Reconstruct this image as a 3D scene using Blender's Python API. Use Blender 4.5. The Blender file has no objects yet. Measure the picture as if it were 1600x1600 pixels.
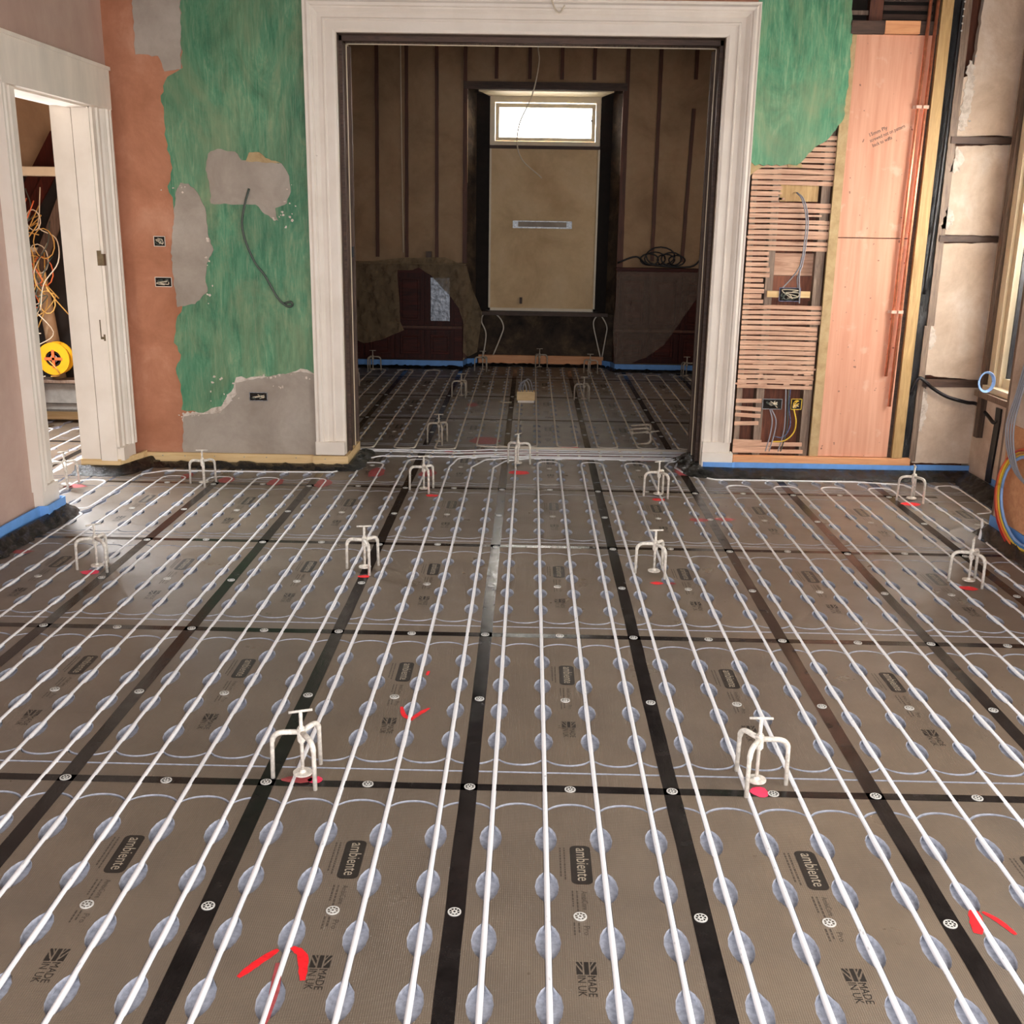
import bpy, bmesh, math, random
from mathutils import Vector, Matrix
from mathutils.geometry import delaunay_2d_cdt
random.seed(7)
S = bpy.context.scene
C = S.collection
PI = math.pi

# ------------------------------------------------------------------ camera, world, lights, exposure
def make_camera():
    p, y, r = 0.2683750192, -0.0138903260, 0.0160348024
    cp, sp = math.cos(p), math.sin(p)
    fwd = Vector((math.sin(y)*cp, math.cos(y)*cp, -sp)); right = Vector((math.cos(y), -math.sin(y), 0)); up = right.cross(fwd)
    c, s = math.cos(r), math.sin(r)
    a = c*right + s*up; b = -s*right + c*up
    cam = bpy.data.cameras.new('camera'); o = bpy.data.objects.new('camera', cam); C.objects.link(o)
    cam.sensor_width = 36; cam.lens = 1663.863/1600*36; cam.clip_start = .05; cam.clip_end = 60
    M = Matrix((( a.x, b.x, -fwd.x, .1542), (a.y, b.y, -fwd.y, -2.825), (a.z, b.z, -fwd.z, 1.6251), (0, 0, 0, 1)))
    o.matrix_world = M
    S.camera = o
make_camera()
w = bpy.data.worlds.new('sky'); S.world = w; w.use_nodes = True
w.node_tree.nodes['Background'].inputs[0].default_value = (.93, .97, 1, 1)
w.node_tree.nodes['Background'].inputs[1].default_value = .9
S.view_settings.view_transform = 'Standard'; S.view_settings.look = 'None'
S.view_settings.gamma = 1; S.view_settings.use_curve_mapping = False
S.view_settings.exposure = 0.0

def area(name, loc, target, sx, sy, power, col=(1, 1, 1)):
    L = bpy.data.lights.new(name, 'AREA'); L.shape = 'RECTANGLE'; L.size = sx; L.size_y = sy; L.energy = power; L.color = col
    o = bpy.data.objects.new(name, L); C.objects.link(o); o.location = loc
    d = Vector(target) - Vector(loc); o.rotation_euler = d.to_track_quat('-Z', 'Z' if abs(d.z) < .9*d.length else 'Y').to_euler()
    return o
# daylight entering through the windows; the far room lamp is added fill
area('daylight_front_window', (0.3, -4.3, 1.7), (0.3, 0, -2.6), 3.4, 1.8, 265, (.98, .98, 1))
area('daylight_right_window', (2.95, -.9, 1.8), (0, -.9, -.6), 2.4, 1.9, 115, (1, .97, .93))
area('daylight_bay_window', (3.42, 3.42, 1.75), (0, 2.9, .2), .84, 1.9, 170, (1, .97, .9))
area('daylight_transom', (.275, 9.80, 2.65), (.275, 0, -1.5), 1.05, .36, 160, (1, .95, .86))
area('daylight_hall_window', (-3.9, 4.4, 1.9), (-2.6, 3.0, .6), .7, .8, 210, (.97, .98, 1))
area('far_room_fill', (2.36, 7.4, 1.9), (0, 7.9, 1.2), 1.2, 1.6, 9, (1, .88, .76))  # added fill lamp that brightens the far room; the side wall has no window

# ------------------------------------------------------------------ materials
def lin(c):
    return tuple(((v/255+.055)/1.055)**2.4 if v/255 > .04045 else v/255/12.92 for v in c)
class NT:
    def __init__(s, name):
        s.m = bpy.data.materials.new(name); s.m.use_nodes = True; s.t = s.m.node_tree; s.n = s.t.nodes
        s.b = s.n['Principled BSDF']; s.pos = s.n.new('ShaderNodeNewGeometry').outputs['Position']
    def l(s, a, b): s.t.links.new(a, b)
    def noise(s, scale=5, detail=4, rough=.6, st=(1, 1, 1), dist=0, rot=(0, 0, 0), vec=None):
        mp = s.n.new('ShaderNodeMapping'); mp.inputs['Scale'].default_value = st; mp.inputs['Rotation'].default_value = rot
        s.l(vec or s.pos, mp.inputs[0])
        n = s.n.new('ShaderNodeTexNoise'); n.inputs['Scale'].default_value = scale; n.inputs['Detail'].default_value = detail
        n.inputs['Roughness'].default_value = rough; n.inputs['Distortion'].default_value = dist
        s.l(mp.outputs[0], n.inputs['Vector']); return n.outputs['Fac']
    def ramp(s, fac, stops):
        r = s.n.new('ShaderNodeValToRGB'); e = r.color_ramp.elements
        while len(e) < len(stops): e.new(.5)
        for i, (p, c) in enumerate(stops): e[i].position = p; e[i].color = (*c, 1) if len(c) == 3 else c
        s.l(fac, r.inputs[0]); return r.outputs[0]
    def mix(s, fac, a, b, mode='MIX'):
        m = s.n.new('ShaderNodeMix'); m.data_type = 'RGBA'; m.blend_type = mode
        for sock, v in ((0, fac), (6, a), (7, b)):
            if hasattr(v, 'is_output'): s.l(v, m.inputs[sock])
            else: m.inputs[sock].default_value = v if sock == 0 else (*v, 1)
        return m.outputs[2]
    def bump(s, h, strength=.3, dist=.01):
        b = s.n.new('ShaderNodeBump'); b.inputs['Strength'].default_value = strength; b.inputs['Distance'].default_value = dist
        s.l(h, b.inputs['Height']); s.l(b.outputs[0], s.b.inputs['Normal'])
    def col(s, c):
        if hasattr(c, 'is_output'): s.l(c, s.b.inputs['Base Color'])
        else: s.b.inputs['Base Color'].default_value = (*c, 1)
    def rough(s, v, metal=0, spec=.5):
        s.b.inputs['Roughness'].default_value = v; s.b.inputs['Metallic'].default_value = metal; s.b.inputs['Specular IOR Level'].default_value = spec
        return s
def simple(name, rgb, rough=.6, var=.12, scale=12, metal=0, bump=.15, st=(1, 1, 1), spec=.5, bd=.004):
    m = NT(name); c = lin(rgb)
    f = m.noise(scale, 5, .6, st)
    m.col(m.ramp(f, [(.25, tuple(v*(1-var*2) for v in c)), (.75, tuple(min(1, v*(1+var*2)) for v in c))]))
    m.rough(rough, metal, spec)
    if bump: m.bump(f, bump, bd)
    return m.m
M = {}
def foil():
    m = NT('foil_faced_board')
    oi = m.n.new('ShaderNodeObjectInfo').outputs['Random']
    base = m.ramp(oi, [(0, lin((108, 96, 84))), (.5, lin((118, 103, 87))), (1, lin((102, 92, 82)))])
    f = m.noise(3, 6, .65)
    c = m.mix(.5, base, m.ramp(f, [(.3, lin((94, 83, 73))), (.7, lin((128, 113, 96)))]))
    wv = m.n.new('ShaderNodeTexWave'); wv.bands_direction = 'Y'; wv.inputs['Scale'].default_value = 75; wv.inputs['Distortion'].default_value = .6
    wv.inputs['Detail'].default_value = 1; m.l(m.pos, wv.inputs[0])
    wx = m.n.new('ShaderNodeTexWave'); wx.bands_direction = 'X'; wx.inputs['Scale'].default_value = 60; m.l(m.pos, wx.inputs[0])
    wm = m.mix(.5, wv.outputs['Color'], wx.outputs['Color'])
    m.col(m.mix(.12, c, wm, 'MULTIPLY'))
    big = m.noise(2.2, 3, .5)
    hh = m.mix(.65, big, wm)
    m.bump(hh, .35, .004)
    r = m.ramp(m.noise(4, 4, .6), [(.3, (.26, .26, .26)), (.7, (.42, .42, .42))]); m.l(r, m.b.inputs['Roughness'])
    m.b.inputs['Specular IOR Level'].default_value = .75
    return m.m
M['foil'] = foil()
M['recess'] = simple('grey_foam_recess', (166, 168, 178), .8, .16, 70)
M['slab'] = simple('slab', (70, 66, 62), .8)
def tape():
    m = NT('black_joint_tape'); f = m.noise(9, 5, .7); 
    m.col(m.ramp(f, [(.3, (.006, .005, .005)), (.75, (.022, .018, .017))]))
    m.bump(m.noise(45, 4, .7, (1, .3, 1)), .28, .0025); m.b.inputs['Specular IOR Level'].default_value = .26
    r = m.ramp(m.noise(14, 4, .6), [(.35, (.14, .14, .14)), (.7, (.3, .3, .3))]); m.l(r, m.b.inputs['Roughness'])
    return m.m
M['tape'] = tape()
def pipe():
    m = NT('white_plastic_pipe')
    sp = m.ramp(m.noise(55, 2, .9, (1, .35, 1)), [(.66, (1, 1, 1)), (.74, (.45, .45, .47))])
    m.col(m.mix(.75, lin((236, 235, 236)), sp, 'MULTIPLY')); m.rough(.38); return m.m
M['pipe'] = pipe()
M['pipe_far'] = simple('white_plastic_pipe_darker', (222, 210, 194), .45, .05, 6, bump=0)  # darker, warmer version of the pipe colour, used from the threshold onwards
M['washer'] = simple('white_plastic_washer', (200, 198, 192), .45, .05, 30, bump=0)
M['ink'] = simple('dark_print_ink', (40, 35, 31), .5, .1, 40, bump=0)
M['inklight'] = simple('bare_foil_letters', (158, 146, 128), .5, .05, 40, bump=0)
M['inkthin'] = simple('thin_print_ink', (72, 63, 55), .5, .1, 40, bump=0)
M['red'] = simple('red_spray_paint', (235, 28, 38), .55, .12, 50, bump=.2)
M['redthin'] = simple('thin_red_overspray', (160, 70, 72), .5, .2, 50, bump=0)
M['redthin2'] = simple('faded_pink_marking_paint', (134, 86, 84), .4, .25, 30, bump=0)
M['pink'] = simple('pink_marker_paint', (240, 60, 95), .6, .1, 50, bump=0)
M['peg'] = simple('painted_steel_peg', (216, 209, 198), .45, .2, 70, bump=.2, bd=.001)
M['peg_far'] = simple('darker_steel_peg', (176, 164, 148), .5, .2, 70, bump=.2, bd=.001)  # greyer version of the peg colour, given to the tripods past the threshold
M['white'] = simple('old_white_gloss_paint', (238, 226, 212), .45, .06, 7, bump=.25, st=(1, 1, .25), bd=.003)
def chipped():
    m = NT('chipped_white_paint'); f = m.noise(34, 6, .75, (1, 1, .45))
    c = m.ramp(f, [(.0, lin((238, 227, 214))), (.70, lin((242, 232, 220))), (.74, lin((120, 96, 76)))])
    m.col(m.mix(m.ramp(m.noise(5, 3, .5), [(.4, (0, 0, 0)), (.7, (.25, .25, .25))]), c, lin((205, 190, 170)))); m.rough(.45); m.bump(f, .25, .002); return m.m
M['chip'] = chipped()
def green():
    m = NT('green_distemper')
    d = m.noise(1.6, 2, .5)
    f = m.noise(3.2, 7, .7, (1.5, 1, .5), 2.2, (0, .6, 0))
    f2 = m.noise(20, 6, .75, (2.4, 1, .22), 1.2, (0, .5, 0))
    c = m.ramp(f, [(.34, lin((40, 96, 66))), (.46, lin((66, 134, 98))), (.56, lin((96, 158, 120))), (.68, lin((158, 178, 138)))])
    c2 = m.ramp(f2, [(.36, lin((44, 108, 74))), (.52, lin((92, 150, 112))), (.68, lin((178, 188, 152)))])
    tan = m.mix(m.ramp(m.noise(1.7, 5, .7, (1.3, 1, .6), 1.8), [(.45, (0, 0, 0)), (.68, (.62, .62, .62))]), m.mix(.45, c, c2), lin((146, 158, 118)))
    m.col(m.mix(m.ramp(m.noise(1.1, 3, .6), [(.35, (.35, .35, .35)), (.55, (0, 0, 0))]), tan, lin((34, 84, 58)))); m.rough(.5); m.bump(f2, .2, .003); return m.m
M['green'] = green()
def plaster(name, a, b, c, rough=.85, sc=3, bump=.3):
    m = NT(name); f = m.noise(sc, 8, .65, dist=.4); g = m.noise(sc*9, 5, .6)
    k = m.ramp(f, [(.3, lin(a)), (.52, lin(b)), (.75, lin(c))])
    m.col(m.mix(m.ramp(g, [(.3, (0, 0, 0)), (.8, (.3, .3, .3))]), k, lin(a))); m.rough(rough); m.bump(g, bump, .004); return m.m
M['orange'] = plaster('orange_bonding_plaster', (166, 108, 78), (190, 130, 100), (212, 160, 132))
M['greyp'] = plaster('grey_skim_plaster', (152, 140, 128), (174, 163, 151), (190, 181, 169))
M['pinkwall'] = plaster('pinkish_old_plaster', (174, 144, 130), (190, 162, 148), (202, 178, 166), sc=1.4)
M['cream'] = plaster('cream_lime_plaster', (190, 166, 144), (218, 198, 178), (238, 226, 214), sc=3.2, bump=.9)
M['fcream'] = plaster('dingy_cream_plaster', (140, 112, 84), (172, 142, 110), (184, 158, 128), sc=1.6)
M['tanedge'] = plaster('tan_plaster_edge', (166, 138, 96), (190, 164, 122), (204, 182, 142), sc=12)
M['crumb'] = plaster('crumbled_white_plaster', (176, 160, 144), (228, 216, 204), (244, 238, 230), sc=22, bump=1)
M['soot'] = plaster('sooty_stone', (24, 18, 15), (72, 56, 42), (118, 98, 72), sc=4, bump=1)
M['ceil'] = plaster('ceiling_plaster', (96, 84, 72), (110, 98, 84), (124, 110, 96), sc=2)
def wood(name, a, b, rough=.6, ax='Z', sc=9, spec=.5):
    m = NT(name); st = {'Z': (6, 6, .5), 'X': (.5, 6, 6), 'Y': (6, .5, 6)}[ax]
    f = m.noise(sc, 6, .65, st, 1.2); m.col(m.ramp(f, [(.3, lin(a)), (.7, lin(b))])); m.rough(rough, spec=spec); m.bump(f, .25, .003); return m.m
M['lath'] = wood('bare_lath', (176, 130, 104), (228, 188, 160), ax='X', sc=6)
M['backing'] = wood('brown_backing_board', (84, 42, 26), (138, 78, 50), ax='Z')
M['dark_timber'] = wood('dark_old_timber', (52, 36, 28), (92, 68, 54), ax='X')
M['dark_stud'] = wood('dark_old_stud', (58, 42, 34), (112, 90, 74), ax='Z')
M['grey_stud'] = wood('grey_old_stud', (96, 78, 66), (150, 128, 110), ax='Z')
M['new_stud'] = wood('new_softwood_stud', (158, 124, 76), (204, 170, 118), ax='Z', sc=6)
M['new_board'] = wood('new_softwood_board', (214, 178, 122), (238, 208, 158), ax='X', sc=5)
M['orange_board'] = wood('orange_softwood_board', (206, 138, 92), (232, 172, 124), ax='X', sc=5)
def pb():
    m = NT('pink_plasterboard'); f = m.noise(4, 7, .6, (7, 1, .35), .4)
    c = m.ramp(f, [(.3, lin((206, 144, 116))), (.7, lin((228, 172, 144)))])
    sp = m.ramp(m.noise(9, 4, .5), [(.62, (0, 0, 0)), (.72, (.5, .5, .5))])
    dots = m.ramp(m.noise(38, 1, .3), [(.76, (0, 0, 0)), (.79, (.8, .8, .8))])
    m.col(m.mix(dots, m.mix(sp, c, lin((238, 204, 180))), lin((110, 70, 55)))); m.rough(.7); return m.m
M['pb'] = pb()
M['copper'] = simple('copper_pipe_metal', (238, 156, 122), .36, .12, 30, .75, bump=.1, bd=.001)
M['copperclip'] = simple('white_clip_plastic', (228, 190, 170), .5, .05)
def membrane(name, rgb, r, sc=16, st=(1, 1, 1)):
    m = NT(name); f = m.noise(sc, 6, .7, st); m.col(lin(rgb)); m.rough(r); m.bump(f, 1.0, .02); return m.m
M['membrane'] = membrane('black_polythene', (14, 14, 17), .16)
M['membrane_v'] = membrane('black_polythene_upright', (26, 25, 26), .38, 9, (2, 2, .5))
M['blue'] = simple('blue_foam_strip', (104, 158, 224), .55, .06, 14, bump=.2)
M['blackplastic'] = simple('black_rubber_cable', (22, 20, 24), .4, .05, bump=0)
M['mahog'] = wood('dark_red_mahogany', (40, 12, 8), (84, 30, 18), .5, 'X', 4, .2)
M['mahogv'] = wood('dark_red_mahogany_upright', (36, 10, 7), (74, 26, 16), .5, 'Z', 4, .2)
M['batten'] = wood('brown_batten', (62, 32, 20), (104, 58, 36), ax='Z', sc=6)
M['frame'] = simple('cream_window_paint', (222, 206, 176), .4, .04, 9, bump=.1)
M['panelboard'] = plaster('stained_shutter_board', (196, 164, 124), (224, 196, 154), (236, 212, 176), sc=1.8, bump=.1)
M['metal'] = simple('galvanised_metal', (150, 152, 155), .4, .3, 60, .7)
M['foilgrey'] = simple('crinkled_foil', (130, 134, 142), .35, .35, 25, .5, bump=.8)
M['brass'] = simple('old_brass', (120, 106, 84), .4, .15, 40, .8)
M['cable_grey'] = simple('grey_cable_sheath', (150, 150, 156), .5, .05, bump=0)
M['cable_dark'] = simple('dark_grey_cable_sheath', (72, 82, 74), .5, .05, bump=0)
M['cable_yellow'] = simple('yellow_cable_sheath', (230, 190, 60), .5, .05, bump=0)
M['cable_orange'] = simple('orange_cable_sheath', (226, 110, 58), .5, .05, bump=0)
M['cable_blue'] = simple('blue_cable_sheath', (70, 140, 200), .5, .05, bump=0)
M['cable_lblue'] = simple('light_blue_cable_sheath', (140, 176, 228), .5, .05, bump=0)
M['cable_white'] = simple('cream_cable_sheath', (214, 200, 176), .5, .05, bump=0)
M['cable_gold'] = simple('golden_cable_sheath', (206, 160, 84), .5, .05, bump=0)
M['yellowbox'] = simple('yellow_box_plastic', (226, 190, 60), .5, .15, 60)
M['bluebox'] = simple('blue_grey_box', (90, 96, 128), .5, .4, 70)
M['extred'] = simple('red_enamel', (180, 34, 38), .3, .05, bump=0)
M['reel'] = simple('yellow_reel_plastic', (240, 172, 30), .4, .05, bump=0)
M['steelgrey'] = simple('grey_metal_tray', (140, 138, 132), .4, .15, 12)
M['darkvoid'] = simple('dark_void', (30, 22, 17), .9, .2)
def plastic():
    m = NT('translucent_dust_sheet'); m.col(lin((186, 162, 128))); m.rough(.14)
    m.b.inputs['Alpha'].default_value = .6
    m.bump(m.noise(13, 6, .75, dist=2), 1, .045); return m.m
M['plastic'] = plastic()
def plastic2():
    m = NT('clear_dust_sheet'); m.col(lin((190, 168, 152))); m.rough(.12)
    m.b.inputs['Alpha'].default_value = .42
    m.bump(m.noise(13, 6, .75, dist=2), 1, .045); return m.m
M['plastic2'] = plastic2()
def glass():
    m = NT('window_glass'); m.col((1, 1, 1)); m.rough(.02); m.b.inputs['Transmission Weight'].default_value = 1; m.b.inputs['IOR'].default_value = 1.05
    return m.m
M['glass'] = glass()

# ------------------------------------------------------------------ helpers
def link(name, me, mat=None, parent=None):
    o = bpy.data.objects.new(name, me); C.objects.link(o)
    if mat is not None and me is not None and not me.materials:
        for k in (mat if isinstance(mat, (list, tuple)) else [mat]): me.materials.append(M[k] if isinstance(k, str) else k)
    if parent is not None: o.parent = parent
    return o
def obj(name, bm, mat, parent=None, smooth=False):
    me = bpy.data.meshes.new(name); bm.to_mesh(me); bm.free()
    if smooth: me.shade_smooth()
    return link(name, me, mat, parent)
def tag(o, label=None, cat=None, group=None, kind=None):
    for k, v in (('label', label), ('category', cat), ('group', group), ('kind', kind)):
        if v: o[k] = v
    return o
def struct(o, label=None):
    o['kind'] = 'structure'
    if label: o['label'] = label
    return o
def empty(name, loc=(0, 0, 0)):
    o = bpy.data.objects.new(name, None); C.objects.link(o); o.location = loc; o.empty_display_size = .05; return o
def local(o, root):           # o was built in world coordinates; keep it there under a root that has a location
    o.location = -root.location; return o
def B(bm, x0, x1, y0, y1, z0, z1, mi=0):
    v = [bm.verts.new(p) for p in ((x0, y0, z0), (x1, y0, z0), (x1, y1, z0), (x0, y1, z0), (x0, y0, z1), (x1, y0, z1), (x1, y1, z1), (x0, y1, z1))]
    for f in ((3, 2, 1, 0), (4, 5, 6, 7), (0, 1, 5, 4), (1, 2, 6, 5), (2, 3, 7, 6), (3, 0, 4, 7)):
        bm.faces.new([v[i] for i in f]).material_index = mi
    return v
def box(name, x0, x1, y0, y1, z0, z1, mat, parent=None, bev=0):
    bm = bmesh.new(); B(bm, x0, x1, y0, y1, z0, z1)
    if bev: bmesh.ops.bevel(bm, geom=bm.edges[:], offset=bev, segments=1, affect='EDGES')
    return obj(name, bm, mat, parent)
def boxes(name, lst, mat, parent=None):
    bm = bmesh.new()
    for b in lst: B(bm, *b)
    return obj(name, bm, mat, parent)
def roundpath(pts, r, n=5, closed=False):
    pts = [Vector(p) for p in pts]; out = [pts[0]]
    for i in range(1, len(pts)-1):
        a, b, c = pts[i-1], pts[i], pts[i+1]
        u, v = (a-b), (c-b); lu, lv = u.length, v.length
        if lu < 1e-6 or lv < 1e-6: continue
        u /= lu; v /= lv; ang = u.angle(v)
        if ang > PI-.05: out.append(b); continue
        t = min(r/math.tan(ang/2), lu*.49, lv*.49); p0 = b+u*t; p1 = b+v*t
        for k in range(n+1):
            s = k/n; out.append((1-s)**2*p0 + 2*s*(1-s)*b + s*s*p1) if ang < .3 else out.append((1-s)**2*p0 + 2*s*(1-s)*b*.92 + 2*s*(1-s)*(p0+p1)*.5*.08 + s*s*p1)
    out.append(pts[-1]); return out
def tube(bm, pts, r, seg=8, cap=True, mi=0):
    pts = [Vector(p) for p in pts]; rings = []; n = len(pts); nrm = None
    for i, p in enumerate(pts):
        t = (pts[min(i+1, n-1)]-pts[max(i-1, 0)])
        if t.length < 1e-9: t = Vector((0, 0, 1))
        t.normalize()
        if nrm is None: nrm = t.orthogonal().normalized()
        nrm = (nrm - t*nrm.dot(t))
        if nrm.length < 1e-5: nrm = t.orthogonal()
        nrm.normalize(); bn = t.cross(nrm); rr = r[i] if isinstance(r, (list, tuple)) else r
        rings.append([bm.verts.new(p+rr*(math.cos(2*PI*k/seg)*nrm+math.sin(2*PI*k/seg)*bn)) for k in range(seg)])
    for a, b in zip(rings, rings[1:]):
        for k in range(seg): bm.faces.new((a[k], a[(k+1) % seg], b[(k+1) % seg], b[k])).material_index = mi
    if cap: bm.faces.new(rings[0][::-1]).material_index = mi; bm.faces.new(rings[-1]).material_index = mi
def tubeobj(name, pts, r, mat, parent=None, seg=8, rr=None, smooth=True):
    bm = bmesh.new(); tube(bm, roundpath(pts, rr) if rr else pts, r, seg); return obj(name, bm, mat, parent, smooth)
def catmull(pts, n=8):
    P = [Vector(p) for p in pts]; P = [2*P[0]-P[1]]+P+[2*P[-1]-P[-2]]; out = []
    for i in range(1, len(P)-2):
        a, b, c, d = P[i-1:i+3]
        for k in range(n):
            t = k/n; out.append(.5*((2*b)+(c-a)*t+(2*a-5*b+4*c-d)*t*t+(3*b-a-3*c+d)*t**3))
    out.append(P[-2]); return out
def disc(bm, cx, cy, z0, z1, r, seg=20, r1=None, mi=0):
    r1 = r if r1 is None else r1
    a = [bm.verts.new((cx+r*math.cos(2*PI*k/seg), cy+r*math.sin(2*PI*k/seg), z0)) for k in range(seg)]
    b = [bm.verts.new((cx+r1*math.cos(2*PI*k/seg), cy+r1*math.sin(2*PI*k/seg), z1)) for k in range(seg)]
    for k in range(seg): bm.faces.new((a[k], a[(k+1) % seg], b[(k+1) % seg], b[k])).material_index = mi
    bm.faces.new(a[::-1]).material_index = mi; bm.faces.new(b).material_index = mi
def jag(pts, amp, step, closed=True):
    out = []; n = len(pts)
    for i in range(n if closed else n-1):
        a, b = Vector(pts[i]).to_2d() if False else Vector((pts[i][0], pts[i][1])), Vector((pts[(i+1) % n][0], pts[(i+1) % n][1]))
        k = max(1, int((b-a).length/step)); nn = Vector((-(b-a).y, (b-a).x))
        if nn.length: nn.normalize()
        for j in range(k):
            q = a.lerp(b, j/k); out.append(q + (nn*random.uniform(-amp, amp) if j else Vector((random.uniform(-amp, amp)*.5, random.uniform(-amp, amp)*.5))))
    return out
def sheet(name, pts, y0, y1, mat, parent=None, amp=.006, step=.03, plane='XZ'):
    """a layer of plaster, paint or board: outline in wall coordinates, from y0 (face) to y1 (back)"""
    p = jag(pts, amp, step) if amp else [Vector(q) for q in pts]
    area2 = sum(a.x*b.y-b.x*a.y for a, b in zip(p, p[1:]+p[:1]))
    if area2 < 0: p = p[::-1]
    bm = bmesh.new()
    f = (lambda q, y: (q.x, y, q.y)) if plane == 'XZ' else ((lambda q, y: (q.x, q.y, y)) if plane == 'XY' else (lambda q, y: (y, q.x, q.y)))
    a = [bm.verts.new(f(q, y0)) for q in p]; b = [bm.verts.new(f(q, y1)) for q in p]; n = len(p)
    bm.faces.new(a); bm.faces.new(b[::-1])
    for k in range(n): bm.faces.new((a[k], b[k], b[(k+1) % n], a[(k+1) % n]))
    bmesh.ops.recalc_face_normals(bm, faces=bm.faces[:])
    return obj(name, bm, mat, parent)
def textmesh(s, size, off=0):
    cu = bpy.data.curves.new('t', 'FONT'); cu.body = s; cu.size = size; cu.resolution_u = 2; cu.align_x = 'LEFT'; cu.offset = off
    o = bpy.data.objects.new('t', cu); C.objects.link(o); dg = bpy.context.evaluated_depsgraph_get(); dg.update()
    me = bpy.data.meshes.new_from_object(o.evaluated_get(dg)); C.objects.unlink(o); bpy.data.objects.remove(o); bpy.data.curves.remove(cu)
    return me
def addmesh(bm, me, mat, mi=0):
    n = len(bm.verts); nf = len(bm.faces); bm.from_mesh(me); bm.verts.ensure_lookup_table(); bm.faces.ensure_lookup_table()
    for v in bm.verts[n:]: v.co = mat @ v.co
    for f in bm.faces[nf:]: f.material_index = mi
def textwidth(me):
    xs = [v.co.x for v in me.vertices]; return min(xs), max(xs)

# ------------------------------------------------------------------ floor: slab, boards, tapes
def slab_bm():
    bm = bmesh.new(); B(bm, -5.2, 3.6, -4.6, 10.2, -.12, -.022); return bm
floor = struct(obj('floor', slab_bm(), 'slab'), 'floor of foil faced insulation boards with black taped joints')
CH = [.075, .225, .375, .525]; GW = .0082; LY = [.295, .507, .72, .935]; LL = .066; LWd = .0305
def halfw(y):                      # half width of a pipe channel at this distance along the board
    for c in LY:
        d = abs(y-c)
        if d < LL: return max(GW, LWd*(1-(d/LL)**2)**.62)
    return GW
YS = [0.0]
for c in LY: YS += [c-LL+.001, c-LL*.93, c-LL*.75, c-LL*.45, c, c+LL*.45, c+LL*.75, c+LL*.93, c+LL-.001]
YS = sorted(YS)+[1.2]
AW = .0062
def arch(x, c, y, ry, sgn, off):   # groove joining neighbouring channels; c = its centre line in x
    d = min(1, abs(x-c)/.0752); return y - sgn*(ry*(1-math.sqrt(max(0, 1-d*d)))) + off
def board_polys():
    res = []
    edges = [0]+CH+[.6]
    for i in range(5):
        xl, xr = edges[i], edges[i+1]; cen = {0: 0.0, 4: .6}.get(i, (xl+xr)/2)
        L = (lambda y: xl+(halfw(y) if i > 0 else 0.0)); R = (lambda y: xr-(halfw(y) if i < 4 else 0.0))
        a, b = L(0.001), R(0.001)
        xs = [a+(b-a)*k/10 for k in range(11)]
        nearlo = lambda x: .14+(.055*(1-math.sqrt(max(0, 1-min(1, abs(x-cen)/.0752)**2))))-AW
        nearhi = lambda x: nearlo(x)+2*AW
        farlo = lambda x: 1.114-(.055*(1-math.sqrt(max(0, 1-min(1, abs(x-cen)/.0752)**2))))-AW
        farhi = lambda x: farlo(x)+2*AW
        res.append([(a, 0), (b, 0), (b, .089), (a, .089)])
        res.append([(a, .099), (b, .099)]+[(x, nearlo(x)) for x in xs[::-1]])
        mid = [y for y in YS if .2 < y < 1.05]
        res.append([(x, nearhi(x)) for x in xs]+[(R(y), y) for y in mid]+[(x, farlo(x)) for x in xs[::-1]]+[(L(y), y) for y in mid[::-1]])
        res.append([(x, farhi(x)) for x in xs]+[(b, 1.2), (a, 1.2)])
    return res
def make_board():
    top = bmesh.new(); rec = bmesh.new()
    D = -.015
    for poly in board_polys():
        vs = [top.verts.new((x, y, 0)) for x, y in poly]; top.faces.new(vs)
        for sgn in (0,):
            u = [rec.verts.new((x, y, -.0004)) for x, y in poly]; d = [rec.verts.new((x, y, D)) for x, y in poly]; n = len(poly)
            for k in range(n): rec.faces.new((u[k], d[k], d[(k+1) % n], u[(k+1) % n]))
    bmesh.ops.triangulate(top, faces=top.faces[:])
    for f in top.faces:
        if f.normal.z < 0: f.normal_flip()
    B(rec, 0, .6, 0, 1.2, -.0218, D)
    me1 = bpy.data.meshes.new('insulation_board'); top.to_mesh(me1); top.free(); me1.materials.append(M['foil'])
    me2 = bpy.data.meshes.new('channel_recess'); rec.to_mesh(me2); rec.free(); me2.materials.append(M['recess'])
    return me1, me2
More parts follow.
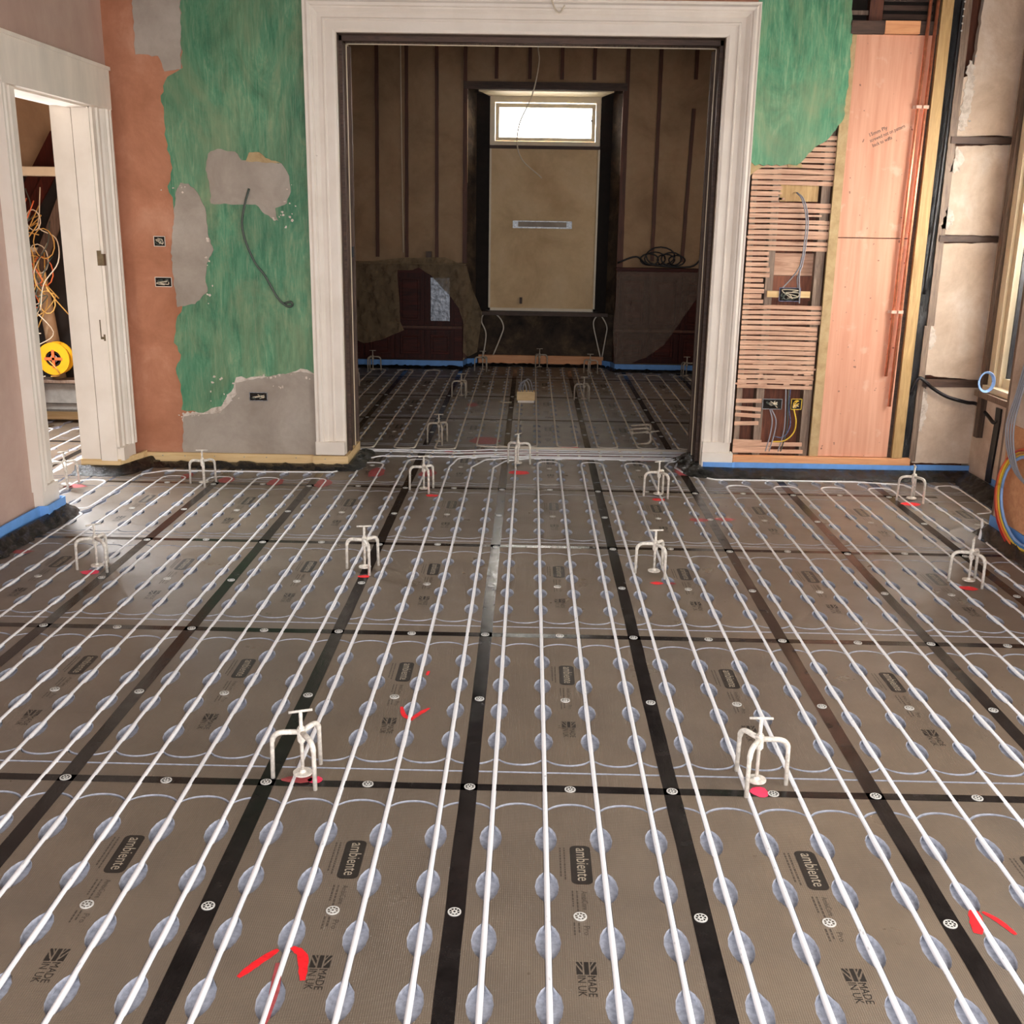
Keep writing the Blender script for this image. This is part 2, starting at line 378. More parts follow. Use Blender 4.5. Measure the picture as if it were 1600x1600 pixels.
def make_print():
    bm = bmesh.new(); z = .0004
    def R(x, y): return Matrix.Translation((x, y, z)) @ Matrix.Rotation(-PI/2, 4, 'Z')
    # pill
    cx, y0, y1, hw, rr = .3155, .733, .906, .0275, .016
    pts = []
    for (px, py, a0) in ((cx+hw-rr, y1-rr, 0), (cx-hw+rr, y1-rr, 90), (cx-hw+rr, y0+rr, 180), (cx+hw-rr, y0+rr, 270)):
        for k in range(5):
            a = math.radians(a0+k*22.5); pts.append((px+rr*math.cos(a), py+rr*math.sin(a)))
    bm.faces.new([bm.verts.new((x, y, z)) for x, y in pts]).material_index = 0
    me = textmesh('ambiente', .047); a, b = textwidth(me); s = .146/(b-a)
    addmesh(bm, me, Matrix.Translation((cx-.011, .894, z+.0003)) @ Matrix.Rotation(-PI/2, 4, 'Z') @ Matrix.Diagonal((s, 1.0, 1, 1)) @ Matrix.Translation((-a, 0, 0)), 1)
    bpy.data.meshes.remove(me)
    def txt(s_, size, x, y, w_, mi):
        me = textmesh(s_, size); a, b = textwidth(me); s = w_/(b-a)
        addmesh(bm, me, R(x, y) @ Matrix.Diagonal((s, 1, 1, 1)) @ Matrix.Translation((-a, 0, 0)), mi); bpy.data.meshes.remove(me)
    txt('AmbiCore', .021, .311, .705, .075, 2); txt('Pro', .021, .311, .568, .034, 2)
    random.seed(3)
    for x, ya, yb in ((.273, .895, .755), (.262, .895, .765), (.300, .705, .625), (.300, .58, .545), (.289, .705, .64), (.289, .58, .54)):   # lines of print too small to read
        y = ya
        while y > yb:
            l = random.uniform(.004, .013); v = [bm.verts.new(p) for p in ((x-.002, y-l, z), (x+.002, y-l, z), (x+.002, y, z), (x-.002, y, z))]
            bm.faces.new(v).material_index = 2; y -= l+.003
    # made in uk with half a flag of diagonals above it
    txt('MADE', .027, .3115, .394, .066, 0); txt('IN UK', .027, .289, .394, .066, 0)
    def poly(q, mi=0): bm.faces.new([bm.verts.new((x, y, z)) for x, y in q]).material_index = mi
    fx0, fx1, fy0, fy1 = .287, .333, .398, .440; mx = (fx0+fx1)/2
    poly([(mx-.005, fy0), (mx+.005, fy0), (mx+.005, fy1), (mx-.005, fy1)])
    for sx in (1, -1):
        X = lambda t: mx+sx*t
        for q in ([(.009, fy0+.012), (.023, fy1-.004), (.023, fy1), (.018, fy1), (.009, fy0+.024)],
                  [(.009, fy0+.030), (.0145, fy1), (.009, fy1)], [(.009, fy0), (.023, fy0), (.023, fy1-.012), (.012, fy0+.008), (.009, fy0+.006)]):
            poly([(X(a), b) for a, b in q])
    for f in bm.faces:
        if f.normal.z < 0: f.normal_flip()
    me = bpy.data.meshes.new('printed_text'); bm.to_mesh(me); bm.free()
    for k in ('ink', 'inklight', 'inkthin'): me.materials.append(M[k])
    return me
def make_washer():
    bm = bmesh.new(); z0, z1 = .0006, .0026; seg = 24
    def ring(r0, r1):
        q = [[bm.verts.new((r*math.cos(2*PI*k/seg), r*math.sin(2*PI*k/seg), z)) for k in range(seg)] for r, z in ((r0, z1), (r1, z1), (r1, z0))]
        for a, b in zip(q, q[1:]):
            for k in range(seg): bm.faces.new((a[k], a[(k+1) % seg], b[(k+1) % seg], b[k]))
    ring(.0128, .0165); ring(.0030, .0068)
    for k in range(8):
        c, s = math.cos(k*PI/4), math.sin(k*PI/4)
        v = [bm.verts.new((c*a-s*b, s*a+c*b, z1-.0003)) for a, b in ((.006, -.0013), (.0135, -.0013), (.0135, .0013), (.006, .0013))]; bm.faces.new(v)
    for f in bm.faces:
        if f.normal.z < 0: f.normal_flip()
    me = bpy.data.meshes.new('fixing_washer'); bm.to_mesh(me); bm.free(); me.materials.append(M['washer']); return me
bme, rme = make_board(); pme = make_print(); wme = make_washer()
def washer(x, y, parent):
    w_ = link('fixing_washer', wme, None, parent); w_.location = (x, y, 0); w_.rotation_euler = (0, 0, random.uniform(0, 1)); return w_
def lay_boards(x0, nx, y0, ny, prints=True, holes=True):
    for i in range(nx):
        for j in range(ny):
            b = link('insulation_board', bme, None, floor); b.location = (x0+i*.6, y0+j*1.2, random.uniform(-.0003, .0003))
            link('channel_recess', rme, None, b)
            if prints: link('printed_text', pme, None, b)
            if prints: washer(.304, .602, b)
lay_boards(-2.4, 9, -2.4, 6)
lay_boards(-2.4, 8, 4.8, 4, True)
lay_boards(-4.8, 4, 1.2, 4, True)
random.seed(11)
def strip_tape(p0, p1, w_=.049, ws=()):
    a, b = Vector(p0), Vector(p1); d = (b-a); L = d.length; d.normalize(); n = Vector((-d.y, d.x)); bm = bmesh.new(); k = max(2, int(L/.15)); prev = None
    for i in range(k+1):
        c = a+d*L*i/k; j1, j2 = random.uniform(-.0015, .0015), random.uniform(-.0015, .0015)
        cur = [bm.verts.new((*(c+n*(-w_/2+j1)), .0006)), bm.verts.new((*(c+n*(w_/2+j2)), .0006))]
        if prev: bm.faces.new((prev[0], cur[0], cur[1], prev[1]))
        prev = cur
    for f in bm.faces:
        if f.normal.z < 0: f.normal_flip()
    o = obj('joint_tape', bm, 'tape', floor)
    for q in ws: washer(q[0], q[1], o)
    return o
for k in range(-3, 5):
    x = .6*k; xs, xe = x, x
    if k == 3: xs, xe = 1.79, 1.805
    ya, yb = -2.4, 4.1 if k in (-3, -2, 3, 4) else 4.72
    X = lambda y: xs+(xe-xs)*(y+2.4)/6.6
    strip_tape((X(ya), ya), (X(yb), yb), ws=[(X(y)+random.uniform(-.004, .004), y) for y in (-2.4, -1.8, -1.2, -.592, 0, .6, 1.2, 1.8, 2.4, 3.0, 3.6)])
for k in range(-3, 4):
    strip_tape((.6*k, 4.9), (.6*k, 9.1), .045, ws=[(.6*k, y) for y in (5.4, 6.0, 6.6, 7.2)])
for j, y in enumerate((-1.2, 0, 1.2, 2.42, 3.62)):
    strip_tape((-2.48, y), (2.7, y), .037 if y < 1 else .042, ws=[(-2.1+.6*i, y+random.uniform(-.004, .004)) for i in range(8)])
for y in (6.0, 7.2, 8.4): strip_tape((-2.4, y), (2.4, y), .04)
for k in (-7, -6, -5): strip_tape((.6*k, 1.2), (.6*k, 5.4))
for y in (2.4, 3.6, 4.8): strip_tape((-4.8, y), (-2.8, y))
# spray marks
def stroke(pts, w_, mat, name='spray_mark', z=.0012):
    bm = bmesh.new(); P = catmull([(x, y, z) for x, y in pts], 6); n = len(P); prev = None
    for i, p in enumerate(P):
        t = P[min(i+1, n-1)]-P[max(i-1, 0)]; t.normalize(); nn = Vector((-t.y, t.x, 0)); s = math.sin(PI*(i+.6)/(n+.2))**.35
        hw = w_/2*s*random.uniform(.85, 1.1); cur = (bm.verts.new(p-nn*hw), bm.verts.new(p+nn*hw))
        if prev: bm.faces.new((prev[0], cur[0], cur[1], prev[1]))
        prev = cur
    for f in bm.faces:
        if f.normal.z < 0: f.normal_flip()
    return obj(name, bm, mat, floor)
stroke([(-.462, -.84), (-.43, -.79), (-.395, -.745)], .021, 'red'); stroke([(-.365, -.735), (-.335, -.765), (-.318, -.845)], .023, 'red')
stroke([(-.385, -.79), (-.372, -.88), (-.37, -.98)], .02, 'redthin')
stroke([(-.262, .525), (-.245, .46), (-.212, .425)], .018, 'red'); stroke([(-.165, .52), (-.195, .475), (-.218, .43)], .018, 'red'); stroke([(-.2, .79), (-.196, .83)], .012, 'red')
stroke([(1.25, -.625), (1.265, -.58), (1.275, -.535)], .035, 'red'); stroke([(1.295, -.54), (1.32, -.575), (1.34, -.625)], .017, 'red')
def blot(x, y, rx, ry, mat, n=14):
    bm = bmesh.new(); bm.faces.new([bm.verts.new((x+rx*math.cos(2*PI*k/n)*random.uniform(.8, 1.15), y+ry*math.sin(2*PI*k/n)*random.uniform(.8, 1.15), .0013)) for k in range(n)])
    return obj('spray_mark', bm, mat, floor)
for x, y, rx, ry, m_ in ((-.46, .02, .023, .02, 'pink'), (-.51, .02, .05, .02, 'redthin'), (.862, .008, .028, .028, 'pink'), (-.6, 1.89, .028, .02, 'red'), (.77, 1.88, .03, .02, 'red'), (.84, 1.88, .02, .015, 'redthin'),
    (-1.88, 1.87, .045, .035, 'pink'), (2.22, 1.9, .045, .03, 'red'), (2.48, 3.44, .06, .04, 'red'), (1.13, 2.99, .06, .035, 'redthin'), (1.28, 3.01, .06, .03, 'redthin'), (-.42, 3.42, .04, .03, 'red'),
    (.95, 3.43, .04, .03, 'red'), (-2.03, 3.8, .04, .08, 'redthin'), (-1.75, 3.72, .05, .09, 'redthin'), (-1.43, 3.68, .05, .09, 'redthin'), (-1.13, 3.67, .05, .12, 'redthin'), (-.84, 4.0, .06, .14, 'redthin'),
    (-.5, 4.0, .06, .1, 'redthin'), (-2.34, 2.16, .06, .03, 'redthin'), (.1, 4.07, .08, .06, 'red'), (.47, 4.9, .08, .03, 'pink'), (-.17, 5.1, .12, .13, 'redthin'), (1.22, 4.2, .07, .14, 'redthin'), (-2.62, 3.48, .07, .05, 'redthin'),
    (-.4, 4.66, .05, .05, 'redthin'), (-.35, 6.7, .05, .1, 'redthin')):
    blot(x, y, rx, ry, m_)

for x_ in (-.2, .05, .3, .55, .8, 1.05, 1.22): blot(x_, 4.68, .14, .12, 'redthin2')
for x_ in (.5, 1.0): blot(x_, 4.52, .1, .04, 'redthin2')

# ------------------------------------------------------------------ heating pipes
ZP = -.0035; ZH = -.0005; RP = .0075
def col(k): return .075+.15*k
def pipe_circuit(pts, label, seg=10, mat='pipe'):
    P = [(p[0], p[1], p[2] if len(p) > 2 else ZP) for p in pts]
    bm = bmesh.new(); tube(bm, roundpath(P, .068, 6), RP, seg); o = obj('heating_pipe', bm, mat, None, True)
    tag(o, label, 'pipe'); return o
YB = -2.1
def serp(cols, ytop, ybot, start='top'):
    out = []; up = start == 'bottom'
    for c in cols:
        x = col(c) if isinstance(c, int) else c; yt = ytop(x) if callable(ytop) else ytop; yb = ybot(x) if callable(ybot) else ybot
        out += ([(x, yb), (x, yt)] if up else [(x, yt), (x, yb)]); up = not up
    return out
def near_top(x):
    if x < -1.05: return 3.80
    if x < -.75: return 4.29
    if x < 1.05: return 4.42
    return 3.83
# A: hall doorway -> left side columns -> header
A = [(-3.0, 3.05, ZH), (-2.5, 2.97), (-2.325, 2.88)]+[(col(-16), YB)]+serp(range(-15, -3), near_top, YB, 'bottom')
A = A[:-1]+[]  # last column (-4) runs down; column -3 climbs to the header
A += [(col(-4), YB), (col(-3), YB), (col(-3), 4.2, ZP), (-.33, 4.47, ZH), (-.1, 4.56, ZH), (1.315, 4.60, ZH)]
pipe_circuit(A, 'white heating pipe looping over the left half of the near room floor')
pipe_circuit([(1.315, 4.555, ZH), (.1, 4.54, ZH), (-.14, 4.44, ZH), (col(-2), 4.2), (col(-2), YB), (col(-1), YB), (col(-1), 4.2), (.0, 4.41, ZH), (.18, 4.515, ZH), (1.315, 4.525, ZH)],
             'white heating pipe hairpin of two runs either side of the shiny central tape')
Cc = [(1.315, 4.66, ZH), (.2, 4.65, ZH), (col(0), 4.5, ZH), (col(0), 4.2), (col(0), YB)]+serp(range(1, 7), near_top, YB, 'bottom')+[(col(7), YB), (col(7), 4.15), (1.10, 4.33, ZH), (1.15, 4.49, ZH), (1.315, 4.495, ZH)]
pipe_circuit(Cc, 'white heating pipe with three hairpin ends inside the wide doorway')
D = [(1.315, 4.465, ZH), (1.2, 4.45, ZH), (1.165, 4.3, ZH), (1.2, 4.16, ZH), (col(8), 4.0), (col(8), YB)]+serp(range(9, 17), near_top, YB, 'bottom')+[(col(17)-.01, YB), (2.59, 2.2), (2.61, 2.66), (2.70, 2.74), (2.72, 2.8, .04)]
pipe_circuit(D, 'white heating pipe looping over the floor before the stripped wall on the right')
pipe_circuit([(1.315, 4.435, ZH), (1.26, 4.4, ZH), (1.225, 4.25, ZH), (1.27, 4.08, ZH), (1.38, 3.975, ZH), (2.3, 3.985, ZH), (2.62, 3.93), (2.62, 2.84), (2.77, 2.82), (2.78, 3.90), (2.93, 3.95), (2.91, 3.36), (2.90, 3.27), (2.80, 3.245)],
             'white heating pipe along the stripped wall, ending in the far right corner loop')
pipe_circuit([(1.315, 4.705, ZH), (0, 4.64, ZH), (-.35, 4.52, ZH), (-.88, 4.50, ZH), (-.98, 4.38, ZH), (-1.03, 4.12, ZH), (-1.12, 3.98, ZH), (-1.5, 3.955, ZH), (-2.2, 3.94, ZH), (-2.345, 3.82), (-2.345, 2.97), (-2.475, 2.99), (-2.485, 3.66), (-2.66, 3.64), (-2.66, 3.2), (-2.81, 3.2), (-2.81, 3.62)],
             'white heating pipe along the green wall, ending in a loop by the left doorway')
# far room
def ftop(x):
    if x < -.6: return 8.94
    if x < 1.05: return 9.36
    return 8.82
def fbot(x): return 4.78 if x < -.3 else 4.92
F1 = [(1.315, 4.875, ZH), (0, 4.88, ZH), (col(-2), 4.90), (col(-2), 9.36)]+serp([-3, -4, -5, -6, -7, -8, -9, -10, -11, -12, -13, -14], ftop, fbot, 'top')
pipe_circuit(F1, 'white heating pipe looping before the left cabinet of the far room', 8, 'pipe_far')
F2 = [(1.315, 4.84, ZH), (.1, 4.84, ZH), (col(-1), 4.95, ZP), (col(-1), 9.36)]+serp(range(0, 14), ftop, fbot, 'top')
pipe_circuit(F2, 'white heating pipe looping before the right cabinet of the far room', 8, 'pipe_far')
for dy, n_ in ((0, 'upper'), (.04, 'lower')):
    pass
pipe_circuit([(1.315, 4.76, ZH), (.2, 4.72, ZH), (-.38, 4.635, ZH), (-1.1, 4.675, ZH), (-2.3, 4.69, ZH)], 'straight white heating pipe along the threshold, running behind the left jamb')
pipe_circuit([(1.315, 4.80, ZH), (.35, 4.79, ZH), (-.12, 4.78, ZH), (-.3, 4.72, ZH), (-.95, 4.715, ZH), (-2.3, 4.73, ZH)], 'wavy white heating pipe second from the far side of the threshold bundle')
# white plastic clips on the threshold pipes
cb = bmesh.new(); 
for o_, ys in ((.075, (4.62, 4.75)), (.225, (4.62, 4.75)), (.375, (4.61, 4.75)), (.525, (4.61, 4.76)), (.675, (4.61, 4.76)), (.825, (4.62, 4.76)), (.975, (4.60, 4.76)), (1.125, (4.6, 4.76)), (-.075, (4.61,)), (-.225, (4.56, 4.68)), (-.375, (4.52, 4.64)), (-.525, (4.52, 4.65)), (-.675, (4.51, 4.65)), (-.825, (4.5, 4.66))):
    for y in ys: B(cb, o_-.009, o_+.009, y-.016, y+.016, .0005, .0085)
bmesh.ops.bevel(cb, geom=cb.edges[:], offset=.002, segments=1, affect='EDGES')
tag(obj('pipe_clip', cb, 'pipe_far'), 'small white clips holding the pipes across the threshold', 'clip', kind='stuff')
# hall
pipe_circuit([(-2.9, 4.3, ZP)]+serp([col(-20)-.0, col(-21), col(-22), col(-23), col(-24), col(-25), col(-26)], lambda x: 4.85 if x > -3.1 else 5.28, lambda x: 3.0, 'bottom'), 'white heating pipe looping over the hall floor seen through the left doorway')
for i_, (y, zz) in enumerate(((4.12, ZH), (4.2, ZH), (4.0, ZH), (3.9, ZH))):
    pass
pipe_circuit([(-4.4, 4.28, ZH), (-3.3, 4.26, ZH), (-2.95, 4.1, ZH), (-2.9, 3.7, ZH), (-3.3, 3.6, ZH), (-4.4, 3.62, ZH)], 'white heating pipe turning back across the hall floor behind the doorway tripod')
pipe_circuit([(-4.4, 4.18, ZH+.016), (-3.4, 4.16, ZH+.016), (-3.0, 4.0, ZH+.016), (-3.0, 3.42, ZH+.016), (-3.4, 3.3, ZH+.016), (-4.4, 3.3, ZH+.016)], 'white heating pipe lying over the others in a tight turn on the hall floor')

# ------------------------------------------------------------------ screed level tripods
def make_peg():
    root = empty('level_peg_tripod')
    for k in range(3):
        bm = bmesh.new(); c = (math.cos(k*2*PI/3), math.sin(k*2*PI/3)); P = [(c[0]*.008, c[1]*.008, .150), (c[0]*.086, c[1]*.086, .150), (c[0]*.089, c[1]*.089, 0.0006)]
        Q = roundpath(P, .034, 6); tube(bm, Q, [.0085 if i < len(Q)-2 else .0068 for i in range(len(Q))], 8); obj('leg', bm, 'peg', root, True)
    bm = bmesh.new(); disc(bm, 0, 0, .122, .162, .0125, 12); disc(bm, 0, 0, .116, .122, .009, 10); disc(bm, 0, 0, .162, .168, .009, 6); obj('hub', bm, 'peg', root)
    bm = bmesh.new(); tube(bm, [(0, 0, .018), (0, 0, .216)], .0056, 10); obj('threaded_rod', bm, 'peg', root, True)
    bm = bmesh.new(); tube(bm, [(-.035, 0, .217), (.035, 0, .217)], .0042, 8); obj('tee_handle', bm, 'peg', root, True)
    bm = bmesh.new(); disc(bm, 0, 0, .0145, .019, .029, 24); disc(bm, 0, 0, .019, .027, .011, 14, .006); obj('foot_disc', bm, 'peg', root)
    return root
def copy_tree(o, parent=None):
    c = o.copy(); C.objects.link(c); c.parent = parent
    for ch in o.children: copy_tree(ch, c)
    return c
pegs = [(-.5, .035, 65, 20, 'white level peg tripod nearest on the left, straddling a black tape crossing'),
 (.86, .055, 0, 0, 'white level peg tripod nearest on the right, one leg beside a black cross tape'),
 (-.61, 1.99, 172, 12, 'level peg tripod standing on the tape mid floor, left of the shiny central tape'),
 (.77, 2.02, 178, 8, 'level peg tripod in mid floor right of centre, above a red dot'),
 (-1.87, 1.93, 200, 40, 'level peg tripod in the patch of light from the left doorway'),
 (2.25, 1.98, 170, 60, 'level peg tripod in the glare near the right wall and the cable coil'),
 (2.51, 3.53, 182, 80, 'level peg tripod in the far right corner before the plaster wall'),
 (-.48, 3.54, 175, 30, 'level peg tripod before the wide doorway, by its left casing'),
 (.96, 3.52, 185, 30, 'level peg tripod before the wide doorway, by its right casing'),
 (-1.86, 3.59, 170, 10, 'level peg tripod beneath the green wall'),
 (.09, 4.3, 20, 50, 'level peg tripod in the middle of the wide doorway threshold'),
 (-2.67, 3.47, 178, 50, 'level peg tripod standing in the left doorway'),
 (-.51, 4.99, 170, 0, 'level peg tripod just beyond the threshold on the left of the far room'),
 (-.48, 7.14, 180, 20, 'level peg tripod midway down the far room, left of the wood box'),
 (.67, 7.08, 182, 5, 'level peg tripod midway down the far room, right of the wood box'),
 (-1.56, 8.84, 0, 0, 'level peg tripod before the left cabinet with blue strip behind it'),
 (-1.62, 7.69, 10, 0, 'level peg tripod half hidden by the left jamb in the far room'),
 (-.36, 8.95, 180, 0, 'level peg tripod at the left end of the beam under the far window'),
 (.27, 9.28, 0, 0, 'level peg tripod at the middle of the beam under the far window'),
 (.82, 8.85, 15, 0, 'level peg tripod at the right end of the beam under the far window'),
 (1.86, 8.75, 0, 0, 'level peg tripod before the right cabinet, partly behind the jamb')]
proto = make_peg(); random.seed(5)
for i, (x, y, a, b, lab) in enumerate(pegs):
    o = proto if i == 0 else copy_tree(proto)
    o.location = (x, y, 0); o.rotation_euler = (0, 0, math.radians(a)); tag(o, lab, 'tripod', 'level peg tripods on the floor')
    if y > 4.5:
        for ch in o.children: ch.material_slots[0].link = 'OBJECT'; ch.material_slots[0].material = M['peg_far']
    for ch in o.children:
        if ch.name.startswith('tee_handle'): ch.rotation_euler = (0, 0, math.radians(b-a))
o = copy_tree(proto); o.location = (.82, 5.16, .022); o.rotation_euler = (math.radians(90), math.radians(20), math.radians(70))
o.location = (.93, 5.12, .075); o.rotation_euler = (PI/2, 0, math.radians(75)); o.rotation_euler = (math.radians(80), math.radians(-30), math.radians(80))
for ch in o.children: ch.material_slots[0].link = 'OBJECT'; ch.material_slots[0].material = M['peg_far']
tag(o, 'level peg tripod lying knocked over on its side beyond the threshold', 'tripod', 'level peg tripods on the floor')

# ------------------------------------------------------------------ walls of the near room
YW = 4.2; YP = 4.66   # partition faces
ZC = 3.35
wb = struct(boxes('wall_back', [(-2.5, -1.075, YW, YP, 0, ZC), (-1.075, 1.32, YW, YP, 2.715, ZC), (1.32, 1.505, YW, YP, 0, ZC), (1.505, 3.6, 4.31, YP, 0, ZC), (1.53, 1.66, YW+.006, 4.31, 2.0, ZC)], 'orange'),
            'back partition wall with peeling green paint and a wide doorway')
wb.data.materials.append(M['backing'])
for p in wb.data.polygons:
    if p.center.x > 1.51: p.material_index = 1
GL = [(-2.003, 3.3), (-2.003, 2.877), (-2.019, 2.77), (-2.021, 2.497), (-2.063, 2.471), (-2.116, 2.441), (-2.164, 2.329), (-2.158, 2.198), (-2.147, 2.009), (-2.122, 1.905), (-2.162, 1.796), (-2.135, 1.719), (-2.119, 1.037), (-2.167, .953), (-2.189, .807), (-2.144, .724), (-2.192, .638), (-2.161, .532), (-2.158, .446), (-2.173, .36), (-2.058, .34), (-1.904, .386), (-1.811, .517), (-1.786, .582), (-1.53, .595), (-1.357, .653), (-1.273, .621), (-1.24, .62), (-1.24, 3.3)]
random.seed(21)
tag(sheet('painted_plaster', GL, YW-.003, YW+.003, 'green', wb, .009, .03), 'green brushed paint on plaster')
G = {
 1: [(-2.32, 3.3), (-2.30, 2.874), (-2.305, 2.567), (-2.164, 2.558), (-2.13, 2.47), (-2.03, 2.486), (-2.015, 2.77), (-1.984, 3.3)],
 2: [(-1.893, 1.993), (-1.831, 2.021), (-1.718, 2.007), (-1.681, 1.958), (-1.43, 1.942), (-1.385, 1.866), (-1.377, 1.769), (-1.408, 1.699), (-1.483, 1.67), (-1.466, 1.592), (-1.546, 1.63), (-1.605, 1.688), (-1.891, 1.691), (-1.892, 1.8), (-1.911, 1.897)],
 3: [(-2.111, 1.758), (-2.075, 1.817), (-2.026, 1.81), (-1.969, 1.753), (-1.926, 1.644), (-1.922, 1.505), (-1.891, 1.406), (-1.938, 1.317), (-1.953, 1.203), (-1.944, 1.142), (-2.033, 1.059), (-2.148, 1.036), (-2.162, 1.2), (-2.165, 1.402)],
 4: [(-2.154, .316), (-1.907, .343), (-1.792, .474), (-1.797, .547), (-1.658, .575), (-1.358, .632), (-1.24, .6), (-1.24, .06), (-2.18, .06)]}
for k, p in G.items(): sheet('plaster_patch', p, YW-.007-.0005*k, YW+.002, 'greyp', wb, .005, .02)
sheet('plaster_patch', [(-2.16, .33), (-2.05, .36), (-1.92, .40), (-1.83, .53), (-1.80, .60), (-1.66, .61), (-1.36, .67), (-1.24, .65), (-1.24, .5), (-1.7, .45), (-1.9, .28), (-2.16, .26)], YW-.0025, YW+.002, 'crumb', wb, .012, .015)
sheet('plaster_patch', [(-1.653, 1.951), (-1.63, 2.005), (-1.569, 2.005), (-1.53, 1.972), (-1.43, 1.942)], YW-.012, YW, 'tanedge', wb, .004, .02)
# small chips of white plaster left round the patches
cb = bmesh.new()
for cx, cz, sx, sz, n in ((-1.9, .55, .04, .03, 5), (-1.5, .59, .16, .012, 14), (-2.08, .33, .08, .012, 8), (-1.83, .46, .05, .05, 10), (-1.4, 1.72, .02, .08, 9), (-1.46, 1.62, .04, .03, 7), (-1.93, 1.3, .012, .12, 9), (-2.03, 1.79, .06, .02, 6), (-1.5, .52, .06, .02, 4)):
    for _ in range(n):
        x, z, r = random.gauss(cx, sx), random.gauss(cz, sz), random.uniform(.004, .011)
        if x > -1.27: continue
        v = [cb.verts.new((x+r*math.cos(a)*random.uniform(.5, 1.4), YW-.012, z+r*math.sin(a)*random.uniform(.4, 1.2))) for a in (0, 1.2, 2.4, 3.7, 5)]; cb.faces.new(v)
tag(obj('plaster_chip', cb, 'crumb', wb), kind='stuff')
# right hand green plaster over the laths
GR = [(1.49, 3.3), (2.06, 3.3), (2.054, 2.927), (2.071, 2.606), (2.069, 2.386), (2.066, 2.257), (1.986, 2.143), (1.864, 2.047), (1.802, 1.978), (1.543, 1.974), (1.5, 2.004)]
tag(sheet('painted_plaster', GR, YW-.012, YW+.008, 'green', wb, .007, .025), 'green brushed paint on plaster, broken edge over laths')
sheet('plaster_patch', [(1.50, 2.0), (1.56, 1.985), (1.6, 1.965), (1.54, 1.93), (1.51, 1.9)], YW-.006, YW+.008, 'tanedge', wb, .006, .02)
sheet('plaster_patch', [(1.74, 1.99), (1.83, 1.99), (1.84, 1.962), (1.75, 1.965)], YW-.008, YW+.008, 'tanedge', wb, .006, .02)
# studs and laths
for x0, x1 in ((1.535, 1.57), (1.665, 1.715), (1.975, 2.03)): box('wall_stud', x0, x1, YW+.014, 4.308, .1, 2.2, 'grey_stud', wb)
lm = bpy.data.meshes.new('lath'); bm = bmesh.new(); B(bm, 0, 1, 0, 1, -.5, .5); bmesh.ops.bevel(bm, geom=[e for e in bm.edges], offset=.03, segments=1, affect='EDGES'); bm.to_mesh(lm); bm.free(); lm.materials.append(M['lath'])
def lath(x0, x1, z, h=.027, rot=0.0, y=YW+.004):
    o = link('lath', lm, None, wb); o.location = (x0, y, z); o.scale = (x1-x0, .007, h); o.rotation_euler = (0, -rot, 0)
    return o
random.seed(9)
z = .585; pitch = .0335
def greenlimit(x):   # lower edge of the green plaster
    if x < 1.80: return 1.975
    return 1.978+(x-1.80)*.78
while z < 2.2:
    gaps = []
    if 1.745 < z < 1.865: gaps = [(1.722, 2.0)]
    elif 1.655 < z < 1.69: gaps = [(1.88, 1.99)]
    elif 1.135 < z < 1.44: gaps = [(1.68 if z > 1.3 else 1.665, 2.03)]
    h = random.uniform(.0215, .0285); xr = 2.045-(.02 if z < 1 else 0); r = random.uniform(-.007, .007)
    segs = []; x = 1.53
    for g in gaps: segs.append((x, g[0]+random.uniform(-.02, .015))); x = g[1]
    segs.append((x, xr))
    for a, b in segs:
        if b-a < .07: continue
        if z > 1.975:
            a = max(a, 1.80+(z-1.978)/.78-.03)
            if b-a < .05: continue
        if b-a > .4 and random.random() < .6:
            m_ = 1.69+random.uniform(-.01, .01); dz = random.uniform(.0, .004); lath(a, m_, z-dz, h, r+.01); lath(m_, b, z, h, r-.012)
        else: lath(a, b, z, h, r)
    z += pitch*(1 if z > .95 or z < .6 else random.uniform(.92, 1.02))
for x0, x1, z_, r in ((1.53, 1.70, .487, .01), (1.53, 1.70, .44, -.055), (1.53, 1.70, .395, -.05), (1.53, 1.69, .335, .03), (1.53, 1.78, .168, .0), (1.53, 1.99, .195, .01), (1.53, 1.72, .215, -.02), (1.53, 2.0, .15, 0)): lath(x0, x1, z_, .026, r)
# plaster nibs squeezed between the laths
nb = bmesh.new()
for _ in range(190):
    x = random.choice([random.uniform(1.54, 2.03), random.gauss(1.69, .02), random.gauss(1.93, .05)]); zz = .585+pitch*(random.randrange(0, 44)+.5)
    if not 1.53 < x < 2.03 or zz > greenlimit(x)-.02: continue
    if (1.13 < zz < 1.45 and x > 1.66) or (1.74 < zz < 1.87 and x > 1.71): continue
    r = random.uniform(.01, .05); B(nb, x-r, x+r, YW+.006, YW+.011, zz-.006, zz+.006)
tag(obj('plaster_nib', nb, 'lath', wb), kind='stuff')
# openings in the lath: softwood patch, backing board seen through the lower hole
wp = box('backing_plank', 1.72, 1.96, YW+.03, YW+.05, 1.76, 1.865, 'new_stud', wb)
box('backing_plank', 1.67, 1.975, YW+.07, YW+.09, 1.3, 1.44, 'lath', wb)
box('backing_plank', 1.67, 1.975, YW+.07, YW+.09, 1.14, 1.297, 'backing', wb)
box('plaster_edge_strip', 2.04, 2.098, YW-.010, YW+.02, .125, 2.735, 'tanedge', wb)
